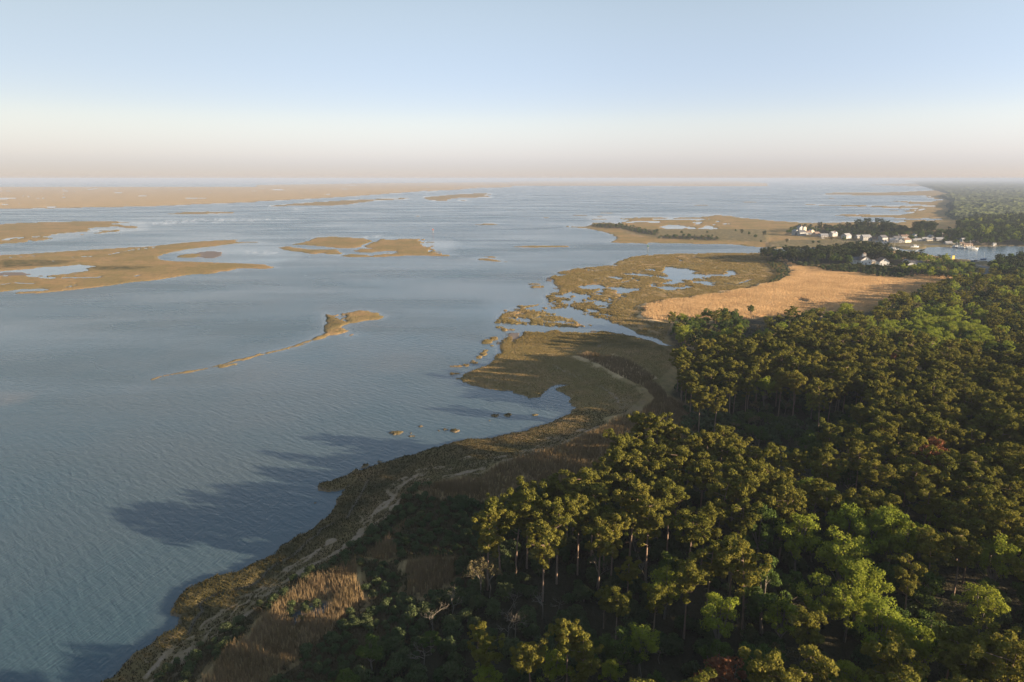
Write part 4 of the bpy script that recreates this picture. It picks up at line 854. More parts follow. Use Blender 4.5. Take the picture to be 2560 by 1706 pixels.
# ------------------------------------------------------------------ the trees one can point to: kind, region, crown-top pixel, height, label
HERO = [
 ('pine','H',500,395,19,'olive pine leading the lakeside edge, its long limb held out over the shrubs'),
 ('pine','H',590,320,19.5,'pine with twin pale trunks, second in from the bay side of the stand'),
 ('pine','H',705,305,19,'slim pine between the twin-trunked pine and the tallest golden crown'),
 ('pine','H',785,240,20,'golden topped pine at the middle of the bay-side row'),
 ('pine','H',900,462,19,'broad pine in front of the row, its crown hanging lowest over the undergrowth'),
 ('pine','H',1000,345,19.5,'dense rounded pine just behind the broad front pine'),
 ('pine','H',1070,185,18,'narrow pine with stacked tufts at the back of the bay-side row'),
 ('pine','H',1150,305,19,'round headed pine with three bare trunks showing below it'),
 ('pine','H',1115,100,19,'pine sticking up behind the narrow stacked pine'), ('pine','H',960,150,17,'dull green pine standing back against the grey reed belt'),
 ('pine','H',1250,210,18.5,'pine with a dark hollow below it, right of the round headed one'), ('pine','H',1300,480,17,'lone small headed pine in front of the dark gap'),
 ('pine','H',1390,400,18,'leaning pine beside the lone small headed one'), ('pine','H',1525,205,21,'large domed pine above the grey forked tree'),
 ('pine','H',1490,108,17,'small golden pine tuft above the large domed pine'), ('pine','H',1585,25,19,'pine with three knobbly tiers near the reed belt'), ('pine','H',1690,28,19,'oval bright pine beside the three-tiered one'),
 ('pine','H',1350,60,17,'dim pine at the edge of the reed belt with its trunk lit'),
 ('pine','F',1280,1045,21,'wide umbrella pine standing alone against the tan reeds'), ('pine','F',1050,1210,17,'ragged pine left of the wide umbrella pine'), ('pine','F',1560,1170,18,'pine just inland of the wide umbrella pine'),
 ('pine','F',1720,1190,18,'flat topped pine at the edge of the shaded clearing'), ('pine','F',1840,1130,18,'spiky pine sticking up into the shaded clearing'),
 ('pine','H',1420,962,11,'young golden pine in the dark scrub, taller of the close pair'), ('pine','H',1330,935,9,'small yellow tuft of a pine beside the young golden one'), ('pine','H',1690,905,12,'bushy sunlit pine at the inland end of the scrub'),
 ('pine','H',1500,750,10,'little bright pine below the grey forked tree'), ('pine','H',1070,1165,15,'knobbly golden pine rising from the scrub by the bottom row'), ('pine','H',1190,1325,14,'wide golden pine right below the knobbly one'),
 ('pine','H',510,1280,11,'conical yellow pine alone in the lakeside scrub'), ('pine','H',430,1190,9,'thin ragged pine tuft above the conical yellow pine'), ('pine','H',810,1325,13,'dense golden pine with a rounded shoulder at the bottom of the scrub'),
 ('bud','H',450,590,14,'stunted brown-crowned tree on a thin stem before the bay-side pines'), ('bud','H',515,650,12,'smaller of the two stunted brown trees at the pine edge'),
 ('leafy','H',960,1360,9,'small vivid green tree between two golden pines at the bottom'), ('leafy','H',1600,1195,11,'bright green tree with spreading grey limbs'), ('green','H',1440,1240,10,'dull green spreading tree left of the bright limbed one'),
 ('leafy','H',1380,1430,7,'low vivid green tree under the spreading grey limbs'), ('leafy','H',500,1460,8,'yellow-green brushy tree at the bottom below the conical pine'),
 ('bare','H',700,1000,9,'pale bare tree catching the sun in the middle of the scrub'), ('bare','H',890,905,8,'low bare fan of sunlit twigs below the bay-side pines'), ('bare','H',1640,640,13,'grey forked bare tree below the large domed pine'),
 ('bare','H',1280,640,10,'small twiggy bare tree under the lone small headed pine'), ('bare','H',110,960,9,'crooked grey bare tree beside the reddish reeds'), ('bare','H',50,1230,9,'grey bare tree with a kinked stem at the bay side of the scrub'),
 ('bare','H',640,1040,8,'grey twiggy tree left of the pale sunlit bare one'), ('bare','H',250,900,7,'round grey twig ball at the head of the scrub'),
 ('leafy','K',1215,312,13,'first crown of the bright green group, nearest the water'), ('leafy','K',1370,325,13.5,'middle crown of the bright green group, flat topped'), ('leafy','K',1490,335,13.5,'bright green crown beside the flat topped middle one'),
 ('leafy','K',1590,385,13,'inland end crown of the bright green group'), ('leafy','K',860,375,12,'upright bright green tree with pale limbs in a dark gap'), ('leafy','K',1160,500,13,'bright green tree leaning over an olive pine'),
 ('leafy','K',1290,690,12,'broad yellow-green tree below the leaning green one'), ('leafy','K',1010,795,9,'small yellow-green tree on a bare forked stem'), ('leafy','K',1430,945,12,'brightest lime green tree low in the wood'),
 ('leafy','K',1600,1065,10,'lime green tree next to the brightest one'), ('leafy','K',2190,510,12,'bright green crown half behind a brown pine near the inland side'), ('leafy','K',2110,850,9,'small green crown below the inland bright one'),
 ('green','K',640,740,11,'dark green rounded tree in the shaded gap'), ('leafy','K',930,110,12,'lime tuft poking out above an olive pine'), ('green','K',600,330,12,'sparse green tree with brown lower twigs'),
 ('leafy','K',330,900,10,'lime green tree tucked against the golden pine ridge'), ('leafy','K',1200,850,9,'narrow yellow-green tree with a pointed top'), ('leafy','K',1285,870,8,'short lime tree beside the narrow pointed one'),
 ('rust','K',370,1330,9,'russet red dead-leaved tree at the bottom edge'), ('leafy','K',1500,735,0,''), 
 ('pine','K',210,15,20,'tallest golden pine of the ridge above the fork'), ('pine','K',330,165,19,'tiered golden pine below the tallest ridge pine'), ('pine','K',600,60,20,'big olive pine with a rounded double top'),
 ('pine','K',970,170,17,'olive pine under the lime tuft'), ('pine','K',130,395,17,'silvery headed pine with sunlit twisted limbs'), ('pine','K',1950,510,16,'brown tinged wide pine beside the inland bright crown'),
 ('pine','K',420,540,17,'lit golden pine leaning over the shaded gap'), ('pine','K',260,620,16,'golden pine in the middle of the ridge'), ('pine','K',110,740,16,'golden pine low on the ridge toward the scrub'),
 ('leafy','J',680,25,12,'round bright green tree against the tan reed meadow'), ('leafy','J',0,678,11,'vivid green tree beside the tall limb-spreading pine'), ('green','J',440,1170,10,'green tree alone in the shaded clearing'),
 ('leafy','J',1180,375,11,'bright green dome in the dark upper pines'), ('leafy','J',1400,335,10,'small lime dome right of the bright green one'), ('leafy','J',1880,262,12,'large lime crown at the inland end of the bright band'),
 ('rust','J',1060,480,12,'orange-brown crown among the upper pines'), ('rust','J',1440,1200,13,'tan brown crown among the lower pines'),
 ('pine','F',1870,325,20,'big dark pine with a pale trunk at the corner of the upper wood'), ('pine','F',1540,450,15,'dark thin pine over the shaded bushes'), ('pine','F',1760,620,17,'pine with a rounded lit top above bare trunks'),
 ('pine','F',1920,660,18,'stepped pine next to the vivid green tree'), ('pine','F',1790,785,18,'leaning pine at the front of the upper wood, its trunk bare to the clearing'), ('pine','F',1650,775,18,'spindly pine nearest the reeds at the front of the upper wood'),
 ('pine','F',2080,590,18,'tall broad pine behind the stepped one'), ('pine','J',255,650,20,'tall lit pine with stacked tufts over twin trunks'), ('pine','J',480,745,19,'pine with a long forked limb spreading toward the reeds'),
 ('pine','J',960,645,18,'dim rounded pine standing over the dark hollow'), ('pine','J',1170,735,17,'brown lit pine at the mouth of the dark hollow'), ('pine','J',990,1080,19,'big two-tiered pine at the inland end of the clearing'),
 ('pine','J',60,1275,19,'stout golden pine at the near edge of the clearing'), ('pine','J',560,1385,18,'wide pine centred below the clearing'), ('pine','J',810,1300,18,'pine beside the wide one below the clearing'),
]
rnd = random.Random(5)
occ = {}
def too_close(x, y, r):
    i, j = int(x//8), int(y//8)
    for a in range(i-1, i+2):
        for b in range(j-1, j+2):
            for (qx, qy, qr) in occ.get((a, b), ()):
                if (qx-x)**2+(qy-y)**2 < ((r+qr)/2)**2: return True
    return False
def claim(x, y, r): occ.setdefault((int(x//8), int(y//8)), []).append((x, y, r))
LM = []; counts = {}; CLEAR = []   # (x, y, height, half width, length): things that stand free toward the viewpoint
GRP = {'pine': 'olive pines of the wood', 'leafy': 'bright green trees in spring leaf', 'green': 'dark green broadleaf trees', 'bud': 'brown budding trees', 'bare': 'bare grey trees', 'rust': 'brown and russet trees',
       'shrub': 'low shrubs', 'dark_pine': 'dark evergreens of the coppices'}
for i, (kind, reg, x, y, h, lab) in enumerate(HERO):
    if h == 0: continue
    if reg in 'JK' and kind in ('leafy', 'green', 'rust'): h += 4 if h > 8.5 else 2.5
    (qx, qy), = px(reg, x, y); wx, wy = at(qx, qy, h*0.98+.6)
    o = tree_thing(kind, i, wx, wy, h, rnd.uniform(0, 6.28)); claim(wx, wy, 6.5 if kind == 'leafy' else (5.5 if kind == 'pine' else 3.5)); CLEAR.append((wx, wy, h, 4.4 if kind == 'leafy' else (3.4 if kind != 'pine' else 2.6), (26-h)*1.1 if kind == 'pine' else (24-h)*1.6))
    tag(o, lab, CATS[kind], GRP[kind]); LM.append((wx, wy, lab, kind)); counts[kind] = counts.get(kind, 0)+1

# fill the woods
def in_the_way(x, y, h):
    for cx, cy, ch, cw, cl in CLEAR:
        if abs(y-cy) > cl+8: continue
        L = math.hypot(cx, cy); ux, uy = cx/L, cy/L; a = (cx-x)*ux+(cy-y)*uy; b = abs((cx-x)*uy-(cy-y)*ux)
        if -2 < a < cl and b < cw and h > ch*0.55+a*0.12: return True
        sxv, syv = sdir.x, sdir.y; a = (x-cx)*sxv+(y-cy)*syv; b = abs((x-cx)*syv-(y-cy)*sxv)
        if 0 < a < (34 if cl > 26 or ch < 13 or cw > 3 else 9) and b < cw*.9 and h > ch-2.5+a*.185: return True
    return False
for hq in HOUSEPX:
    (qx, qy), = px(*hq[:3]); wx, wy = at(qx, qy, .9); CLEAR.append((wx, wy, 3.4, hq[3], 45)); claim(wx, wy, 12)
fill = []   # kind,x,y,h
def pick(w):
    r = rnd.random()*sum(a for _, a in w)
    for k, a in w:
        r -= a
        if r <= 0: return k
    return w[-1][0]
BRIGHT = poly('J',830,220,1050,160,1250,100,1300,0,1570,30,1590,100,1700,70,1730,200,1950,270,1980,370,2230,360,2230,430,1700,400,1300,330,1000,340, z=11)
BROWN = [poly('J',540,330,900,300,880,430,560,420, z=9), poly('D',1640,1170,1800,1150,2080,1150,2050,1230,1700,1240, z=9), poly('J',1700,170,2000,180,2100,300,1800,280, z=9)]
PALEG = poly('F',1380,110,1700,80,1960,60,2050,210,2230,190,2230,330,1800,330,1400,250, z=9)
def one_in(P, x, y): return bool(inside(np.array([x]), np.array([y]), P)[0])
def fill_zone(name, P, spacing, tries_per=1.6):
    lo = P.min(0); hi = P.max(0)
    n = int((hi[0]-lo[0])*(hi[1]-lo[1])/(spacing*spacing)*tries_per*2.2)
    X = RNG.uniform(lo[0], hi[0], n); Y = RNG.uniform(lo[1], hi[1], n)
    m = inside(X, Y, P) & (np.abs(X) < 0.98*Y+90) & (sample(F_, X, Y) > 1.0); X = X[m]; Y = Y[m]
    br = inside(X, Y, BRIGHT); bw = inside(X, Y, BROWN[0]) | inside(X, Y, BROWN[1]) | inside(X, Y, BROWN[2]); pg = inside(X, Y, PALEG)
    cl = inside(X, Y, ZONES['clearing'][0])
    dn = fbm(X/22, Y/22, 131, 3)
    for i in range(len(X)):
        x, y = float(X[i]), float(Y[i])
        if name == 'lower_pines':
            if cl[i]: continue
            kind = pick([('pine', 8.2), ('leafy', .8), ('green', .9), ('bud', .35), ('rust', .06)]) if dn[i] > -.30 else pick([('pine', 2.0), ('green', 3), ('leafy', .5), ('bud', .8), ('shrub', 3)])
        elif name == 'upper_pines':
            if cl[i]: continue
            kind = pick([('pine', 8.6), ('leafy', .6), ('green', .6), ('bud', .6), ('rust', .05)])
        elif name == 'mixed_top':
            if br[i]: kind = pick([('leafy', 8), ('green', 1.5), ('bud', .8)])
            elif bw[i]: kind = pick([('bud', 6), ('leafy', .8), ('pine', 1), ('green', 1)])
            elif pg[i]: kind = pick([('green', 3), ('bud', 2.5), ('leafy', 1.2), ('pine', .6)])
            else: kind = pick([('pine', 4), ('green', 2.6), ('bud', 1.6), ('leafy', 2.2), ('dark_pine', 1.5)])
        elif name == 'clearing': kind = pick([('green', 3), ('shrub', 5), ('bud', 1), ('bare', .7)])
        elif name == 'scrub': kind = pick([('shrub', 7), ('green', 1.3), ('bare', 1.6), ('bud', 1.0), ('leafy', .06)])
        elif name == 'south_dark': kind = pick([('dark_pine', 8), ('green', 2)])
        elif name == 'south_green': kind = pick([('green', 7), ('leafy', 2.5), ('bud', .8), ('dark_pine', 1)])
        elif name in ('south_shrubs', 'south_shrubs2', 'dune_shrubs', 'tip_scrub', 'tip_scrub2'): kind = 'shrub' if rnd.random() < .86 or name == 'dune_shrubs' else 'dark_pine'
        elif name == 'village_wood': kind = pick([('dark_pine', 4), ('green', 5), ('bud', 1)])
        elif name.startswith('village_pines'): kind = 'dark_pine'
        elif name == 'east_wood': kind = pick([('dark_pine', 4), ('green', 5), ('leafy', 1)])
        else: kind = pick([('green', 5), ('dark_pine', 4), ('leafy', .6)])
        h = {'pine': rnd.uniform(15.5, 20.5), 'dark_pine': rnd.uniform(9, 13), 'leafy': rnd.uniform(10, 13.5), 'green': rnd.uniform(7.5, 12), 'bud': rnd.uniform(8.5, 12), 'bare': rnd.uniform(6, 10), 'rust': rnd.uniform(9, 13), 'shrub': rnd.uniform(2.2, 4.4)}[kind]
        r = {'pine': 5.1, 'dark_pine': 6.0, 'leafy': 6.6, 'green': 5.6, 'bud': 5.2, 'bare': 4.0, 'rust': 5, 'shrub': 3.0}[kind]
        if name in ('scrub', 'clearing'):
            h *= {'green': .62, 'bud': .7, 'bare': .85, 'leafy': .8}.get(kind, 1); r = {'shrub': 2.6}.get(kind, 3.9)
        if name == 'south_dark': h *= 1.05
        if name == 'south_green': h *= .82
        if name in ('village_wood',): h = h*.75; r = 7.5
        if name.startswith('village_pines'): h = rnd.uniform(15, 17.5); r = 6.5
        if name == 'east_wood': r = 9.5; h *= 1.1
        if name in ('south_shrubs', 'south_shrubs2'): r = 4.2; h = min(h, 6)
        if name == 'dune_shrubs': h = rnd.uniform(1.2, 2.4); r = 4.0
        if name.startswith('tip_scrub'):
            h = rnd.uniform(1.8, 4.6); r = rnd.uniform(5, 11)
            if rnd.random() < .3: kind = 'bud'; h = rnd.uniform(3, 5)
        if name == 'mixed_top': h = {'pine': h*.72, 'leafy': h*1.12}.get(kind, h)
        if y > 380 and name in ('mixed_top', 'upper_pines', 'lower_pines'): h *= .88
        if too_close(x, y, r) or in_the_way(x, y, h): continue
        claim(x, y, r); fill.append((kind, x, y, h, name))
for k in ('lower_pines', 'upper_pines', 'mixed_top', 'clearing', 'scrub'): fill_zone(k, ZONES[k][0], 3.8 if k != 'scrub' else 2.5, 2.2)
# undergrowth between the tall stems of the two pine woods
for zn in ('lower_pines', 'upper_pines'):
    P = ZONES[zn][0]; lo = P.min(0); hi = P.max(0); n = int((hi[0]-lo[0])*(hi[1]-lo[1])/26)
    X = RNG.uniform(lo[0], hi[0], n); Y = RNG.uniform(lo[1], hi[1], n); m = inside(X, Y, P) & (np.abs(X) < .95*Y+90) & (Y < 330)
    for x, y in zip(X[m], Y[m]): fill.append(('shrub', float(x), float(y), rnd.uniform(2, 4.5), 'under'))
for name, P, sp in COPPICE: fill_zone(name, P, sp)
# shrubs between the reeds, on the shore side
P = SHRUBP; X, Y = scatter(P, 0.30); m = (sample(rm, X, Y) < .35) & (sample(sand, X, Y) < .3)
for x, y in zip(X[m], Y[m]):
    if too_close(x, y, 1.7): continue
    claim(x, y, 1.7); fill.append(('shrub', float(x), float(y), rnd.uniform(1.0, 2.4), 'shore'))
P = poly('X',1120,1290,1250,1190,1450,1130,1640,1070,1790,1040,1820,1130,1650,1300,1450,1420,1200,1450); X, Y = scatter(P, 0.22); m = (sample(rm, X, Y) < .5) & (sample(sand, X, Y) < .3)
for x, y in zip(X[m], Y[m]):
    if too_close(x, y, 1.9): continue
    fill.append(('shrub', float(x), float(y), rnd.uniform(1.4, 3.6), 'shore'))
# loners out on the peninsula and in the meadow
LONE = [('dark_pine','C',2115,642,9,'dark round tree alone on the pale peninsula marsh'), ('dark_pine','C',2320,657,10,'dark tree by the start of the village scrub'), ('dark_pine','C',955,588,9,'darker tree standing out of the scrub near the sandy tip'),
        ('shrub','C',2180,662,5,'low dark bush beside the lone round tree'), ('shrub','C',2060,640,4,'small bush on the pale peninsula marsh left of the lone round tree'), ('dark_pine','C',1330,640,8,'grey-green tree at the middle of the peninsula scrub'),
        ('dark_pine','M',1065,200,15,'tall dark pine with a narrow head behind the first village houses'), ('dark_pine','M',1200,255,11,'pointed dark conifer behind the blue-white house'), ('dark_pine','M',1855,205,15,'flat headed pine standing apart behind the shingled house'),
        ('dark_pine','M',90,690,7,'round dark bush-like tree on the village green nearest the bay'), ('dark_pine','N',1135,290,12,'single pine against the tan marsh between the two pine groups'), ('green','N',1400,545,11,'rounded green tree among the village roofs'),
        ('green','N',1690,500,12,'green tree behind the low white house'), ('green','O',640,210,8,'pale green tree beside the dock sheds'), ('green','D',700,705,9,'light green tree between the village houses and the green'), ('bud','D',590,700,9,'brown-green tree in front of the twin-gabled house'),
        ('green','O',1700,740,13,'tall yellow-green tree at the near side of the harbour road'), ('leafy','Q',2110,410,8,'light green tree in front of the dark roofed shed'), ('leafy','D',1650,885,11,'rounded green tree on the harbour shore'),
        ('shrub','C',1560,655,4,'low bush on the sandy spit above the long dark scrub strip'), ('shrub','C',1800,655,4,'bush in the tan grass inland of the peninsula pools'), ('shrub','C',2240,690,5,'dark thicket bush at the bay side of the village road'), ('shrub','C',2290,735,4,'bush beside the sandy village road'),
        ('shrub','M',860,730,4,'bush at the middle of the village green'), ('shrub','M',1020,730,4,'darker bush next to the one on the village green'), ('shrub','M',60,860,3,'low bush at the water end of the sandy road'),
        ('green','J',2070,40,10,'pale green crown at the upper inland corner of the wood'), ('green','C',2200,1340,7,'small green tree in the near corner of the reed meadow')]
for i, (kind, reg, x, y, h, lab) in enumerate(LONE):
    (qx, qy), = px(reg, x, y); wx, wy = at(qx, qy, h*.98+.6)
    o = tree_thing(kind, i, wx, wy, h, rnd.uniform(0, 6.28), far=wy > 600); claim(wx, wy, 6); tag(o, lab, CATS[kind], GRP[kind])
    LM.append((wx, wy, lab, kind)); counts[kind] = counts.get(kind, 0)+1

# who is an individual: the ones that show largest in the frame
def inframe(x, y, h):
    z = CAM_H-h; f = y*math.cos(PITCH)+z*math.sin(PITCH); up_ = (y*math.sin(PITCH)-z*math.cos(PITCH))
    qx = 1280+FPX*x/f; qy = 853-FPX*up_/f
    return (-20 < qx < 2580) and (qy < 1730)
LIM = {'pine': 230, 'leafy': 110, 'green': 150, 'bud': 90, 'bare': 60, 'rust': 30, 'shrub': 220, 'dark_pine': 90}
MAXD = {'shrub': 200}
cand = sorted(fill, key=lambda f: (f[2]**2+f[1]**2)**.5/f[3]**.7)
indiv = []; rest = []
for f in cand:
    k = f[0]
    if inframe(f[1], f[2], f[3]) and counts.get(k, 0) < LIM[k] and f[4] not in ('under', 'shore') and f[2] < MAXD.get(k, 1400):
        indiv.append(f); counts[k] = counts.get(k, 0)+1
    else: rest.append(f)
SHORT = []
for wx, wy, lab, kind in LM:
    SHORT.append((wx, wy, lab))
def shorten(lab):
    w = lab.split(','); s = w[0].split()
    return ' '.join(s[:8]) if len(s) > 8 else w[0]
ORD = ['nearest', 'second', 'third', 'fourth', 'fifth', 'sixth', 'seventh', 'eighth', 'ninth', 'tenth', 'eleventh', 'twelfth', 'thirteenth', 'fourteenth', 'fifteenth', 'sixteenth', 'seventeenth', 'eighteenth', 'nineteenth', 'twentieth']
DIRS = ['inland of', 'beyond', 'bayward of', 'in front of']
LMK = [(wx, wy, ' '.join(lab.split(',')[0].split()[:7])) for wx, wy, lab, kind in LM]
TAILW = {'and', 'of', 'the', 'with', 'its', 'a', 'at', 'to', 'in', 'on', 'by', 'beside', 'behind', 'between', 'below', 'above', 'under', 'among', 'two', 'just', 'left', 'right', 'toward', 'from', 'next', 'against', 'nearest', 'second', 'over', 'into', 'catching', 'standing', 'showing', 'sticking', 'rising',
         'front', 'bare', 'dark', 'low', 'near', 'back', 'inland', 'tall', 'lit', 'wide', 'grey', 'tan', 'pale', 'three', 'olive', 'lime', 'bright', 'yellow', 'golden', 'upper', 'lower', 'that', 'half', 'tucked', 'village', 'long', 'thin', 'close', 'large', 'round'}
def clip_lm(s):
    w = s.split()
    while len(w) > 2 and w[-1] in TAILW: w.pop()
    return ' '.join(w)
LMK = [(a, b, clip_lm(c)) for a, b, c in LMK]
ADJ = {'pine': lambda h: 'tall olive pine' if h > 19.3 else ('short olive pine' if h < 15.5 else 'olive pine'), 'leafy': lambda h: 'bright green leafy tree', 'green': lambda h: 'dull green bushy tree' if h > 8 else 'small dull green tree',
       'bud': lambda h: 'brown budding tree', 'bare': lambda h: 'grey bare tree', 'rust': lambda h: 'rusty brown tree', 'shrub': lambda h: 'low green shrub' if h < 3.4 else 'high green shrub', 'dark_pine': lambda h: 'dark evergreen tree'}
buck = {}
for f in indiv:
    k, x, y, h, zn = f
    d = [((x-a)**2+((y-b)*1.0)**2, i) for i, (a, b, c) in enumerate(LMK)]; dd, i = min(d)
    a, b, c = LMK[i]; ang = math.atan2(y-b, x-a); s = int(((ang+math.pi/4) % (2*math.pi))//(math.pi/2))
    buck.setdefault((k if k != 'shrub' else 'shrub', ADJ[k](h), i, s), []).append((dd, f))
nvar = 0
for (k, adj, i, s), L in sorted(buck.items(), key=lambda q: str(q[0])):
    L.sort(key=lambda q: q[0])
    for n_, (dd, f) in enumerate(L):
        nvar += 1
        o = tree_thing(k, nvar*7 % 23, f[1], f[2], f[3], rnd.uniform(0, 6.28), far=f[2] > 420)
        if n_ < len(ORD): tag(o, f'{ORD[n_]} {adj} {DIRS[s]} the {LMK[i][2]}', CATS[k], GRP[k])
        else: tag(o, f'{adj} in the crowd {DIRS[s]} the {LMK[i][2]}', CATS[k], GRP[k])
def grp_rest(names, nm, lab, cat):
    it = [(k, x, y, h) for (k, x, y, h, z) in rest if z in names]
    if it: mass(nm, it, lab, cat)
grp_rest(('lower_pines',), 'woodland', 'olive pine wood filling the lower inland part of the view', 'woodland')
grp_rest(('upper_pines', 'clearing'), 'woodland', 'dark pine wood behind the shaded clearing', 'woodland')
grp_rest(('mixed_top',), 'woodland', 'mixed green and brown woods along the tan reed meadow', 'woodland')
grp_rest(('scrub', 'under'), 'undergrowth', 'dark scrub and undergrowth at the feet of the pines', 'undergrowth')
grp_rest(('shore',), 'undergrowth', 'low grey-green shrubs between the wrack lines and the brown reeds', 'undergrowth')
grp_rest(('south_dark', 'south_green'), 'woodland', 'dark evergreen coppice behind the white gabled houses', 'woodland')
grp_rest(('south_shrubs', 'south_shrubs2', 'dune_shrubs'), 'undergrowth', 'dark scrub fringing the tan reed meadow and its dune', 'undergrowth')
grp_rest(('village_wood', 'village_pines', 'village_pines2'), 'woodland', 'dark low wood behind the harbour village', 'woodland')
grp_rest(('tip_scrub', 'tip_scrub2'), 'undergrowth', 'dark scrub along the sandy peninsula', 'undergrowth')
grp_rest(('east_wood',), 'woodland', 'green wood inland of the harbour', 'woodland')
grp_rest(('right_wood',), 'woodland', 'dark trees on the near side of the harbour road', 'woodland')
print('FILL', len(fill), 'INDIV', len(indiv), counts)
# the forest running to the horizon: a canopy surface
CX, CY = (g[120:] for g in fan(0.075, 150, 0.02, 60, 0.0018, 1.35, 700))
sdf = sd(CX, CY, FARWOOD, 60)
hh = sat(sdf/12+0.4)*(7.5+6.5*fbm(CX/11, CY/14, 141, 3)+3.5*fbm(CX/70, CY/90, 143, 2))
ids = np.arange(CX.size).reshape(CX.shape)
Qc = np.stack([ids[:-1, :-1], ids[:-1, 1:], ids[1:, 1:], ids[1:, :-1]], -1).reshape(-1, 4)
Qc = Qc[(hh.reshape(-1)[Qc] > 0.2).any(1)]
Vc = np.stack([CX, CY, hh+0.3], -1).reshape(-1, 3); used, inv = np.unique(Qc, return_inverse=True)
kf = NT('far_canopy'); pp = kf.pos()
cn = kf.mix(kf.ramp(kf.noise(kf.mapv(pp, (1, .4, 1)), .008, 5, .65), .42, .58), (0.030, 0.040, 0.018), (0.095, 0.112, 0.036)); cn = kf.mix(kf.ramp(kf.noise(pp, .05, 4), .40, .62), cn, (0.022, 0.028, 0.016))
kf.princ(cn, 0.95, kf.bump(kf.noise(pp, .10, 4, .7), 6.0, 1.0), 0.1)
tag(mesh_np('woodland', Vc[used], inv.reshape(-1, 4), kf.m, nside=4, smooth=False), 'hazy forest running inland to the horizon', 'woodland', kind='stuff')

# ------------------------------------------------------------------ houses
def gz(x, y): return float(sample(Z, np.array([x]), np.array([y]))[0])
def house(reg, x, y, w, d, h, rz, wall, roof, label, name='house', pitch=0.7, storeys=1, cat='house', chim=False, ridge='x', nwin=3, group='houses of the harbour village', porch=False, cupola=False, dormer=False, gable_win=False):
    (qx, qy), = px(reg, x, y); wx, wy = at(qx, qy, .9); z = gz(wx, wy)
    if reg in 'MNO': w *= .85; d *= .85; h *= .88
    r = empty(name, (wx, wy, max(z, .3)), math.radians(rz)); tag(r, label, cat, group)
    rise = (d if ridge == 'x' else w)/2*pitch
    m = MB()
    if ridge == 'x':
        pts = [(-w/2, -d/2, -.4), (-w/2, d/2, -.4), (-w/2, d/2, h), (-w/2, 0, h+rise), (-w/2, -d/2, h)]; m.prism(pts, (w, 0, 0))
    else:
        pts = [(-w/2, -d/2, -.4), (w/2, -d/2, -.4), (w/2, -d/2, h), (0, -d/2, h+rise), (-w/2, -d/2, h)]; m.prism(pts, (0, d, 0))
    m.build('wall', M[wall], r)
    e = .45; t = .18; rm_ = MB()
    if ridge == 'x':
        for s in (-1, 1):
            a = (-w/2-e, s*(d/2+e), h-e*pitch+.03); b = (-w/2-e, 0, h+rise+.03)
            rm_.prism([a, b, (b[0], b[1], b[2]+t), (a[0], a[1], a[2]+t)], (w+2*e, 0, 0))
    else:
        for s in (-1, 1):
            a = (s*(w/2+e), -d/2-e, h-e*pitch+.03); b = (0, -d/2-e, h+rise+.03)
            rm_.prism([a, b, (b[0], b[1], b[2]+t), (a[0], a[1], a[2]+t)], (0, d+2*e, 0))
    ro = rm_.build('roof', M[roof], r)
    if chim: MB().box(w*.18, w*.18+.9, -.45, .45, h+rise*.3, h+rise+1.1).build('chimney', M['brick'], ro)
    fl = h/storeys
    for st in range(storeys):
        for k in range(nwin):
            cx = -w/2+w*(k+.5)/nwin; zz = st*fl+fl*.5
            if st == 0 and k == nwin//2:
                dr = MB().box(cx-.5, cx+.5, -d/2-.06, -d/2+.02, 0.05, 2.1).build('door', M['roof_brown'], r); continue
            f = MB().box(cx-.62, cx+.62, -d/2-.05, -d/2+.02, zz-.72, zz+.72).build('window', M['white'], r)
            MB().box(cx-.5, cx+.5, -d/2-.09, -d/2-.03, zz-.6, zz+.6).build('pane', M['glass'], f)
        for k in range(2):
            cy = -d/2+d*(k+.5)/2; zz = st*fl+fl*.5
            f = MB().box(w/2-.02, w/2+.05, cy-.55, cy+.55, zz-.7, zz+.7).build('window', M['white'], r)
            MB().box(w/2+.03, w/2+.09, cy-.43, cy+.43, zz-.58, zz+.58).build('pane', M['glass'], f)
    if gable_win:
        zz = h+rise*.35
        f = MB().box(-.7, .7, -d/2-.05, -d/2+.02, zz-.7, zz+.7).build('window', M['white'], r); MB().box(-.58, .58, -d/2-.1, -d/2-.03, zz-.58, zz+.58).build('pane', M['glass'], f)
    if porch:
        p = MB().box(-w/2+.2, w/2-.2, -d/2-2.4, -d/2-.1, .1, .35)
        for k in range(4): p.box(-w/2+.3+k*(w-.8)/3, -w/2+.5+k*(w-.8)/3, -d/2-2.3, -d/2-2.1, .35, 2.5)
        p.build('porch', M['white'], r); MB().prism([(-w/2, -d/2-2.6, 2.5), (-w/2, -d/2-.1, 3.0), (-w/2, -d/2-.1, 3.15), (-w/2, -d/2-2.6, 2.62)], (w, 0, 0)).build('porch_roof', M[roof], r)
    if cupola:
        c = MB().box(-1.5, 1.5, -1.2, 1.8, h+rise-1.4, h+rise+2.3).build('cupola', M['white'], r)
        MB().add([(-1.9, -1.6, h+rise+2.3), (1.9, -1.6, h+rise+2.3), (1.9, 2.2, h+rise+2.3), (-1.9, 2.2, h+rise+2.3), (0, .3, h+rise+4.0)], [(3, 2, 1, 0), (0, 1, 4), (1, 2, 4), (2, 3, 4), (3, 0, 4)]).build('cupola_roof', M[roof], c)
        for s in (-.7, .7): MB().box(s-.4, s+.4, -1.27, -1.18, h+rise+.5, h+rise+1.7).build('pane', M['glass'], c)
    if dormer:
        dd = MB().box(w*.15, w*.15+2.2, -d/2+.4, 0, h-.1, h+1.7).build('dormer', M['white'], r)
        MB().prism([(w*.15-.25, -d/2+.1, h+1.7), (w*.15+2.45, -d/2+.1, h+1.7), (w*.15+1.1, -d/2+.1, h+2.7)], (0, d/2, 0)).build('dormer_roof', M[roof], dd)
    return r
G2 = 'white gabled buildings by the reed meadow'
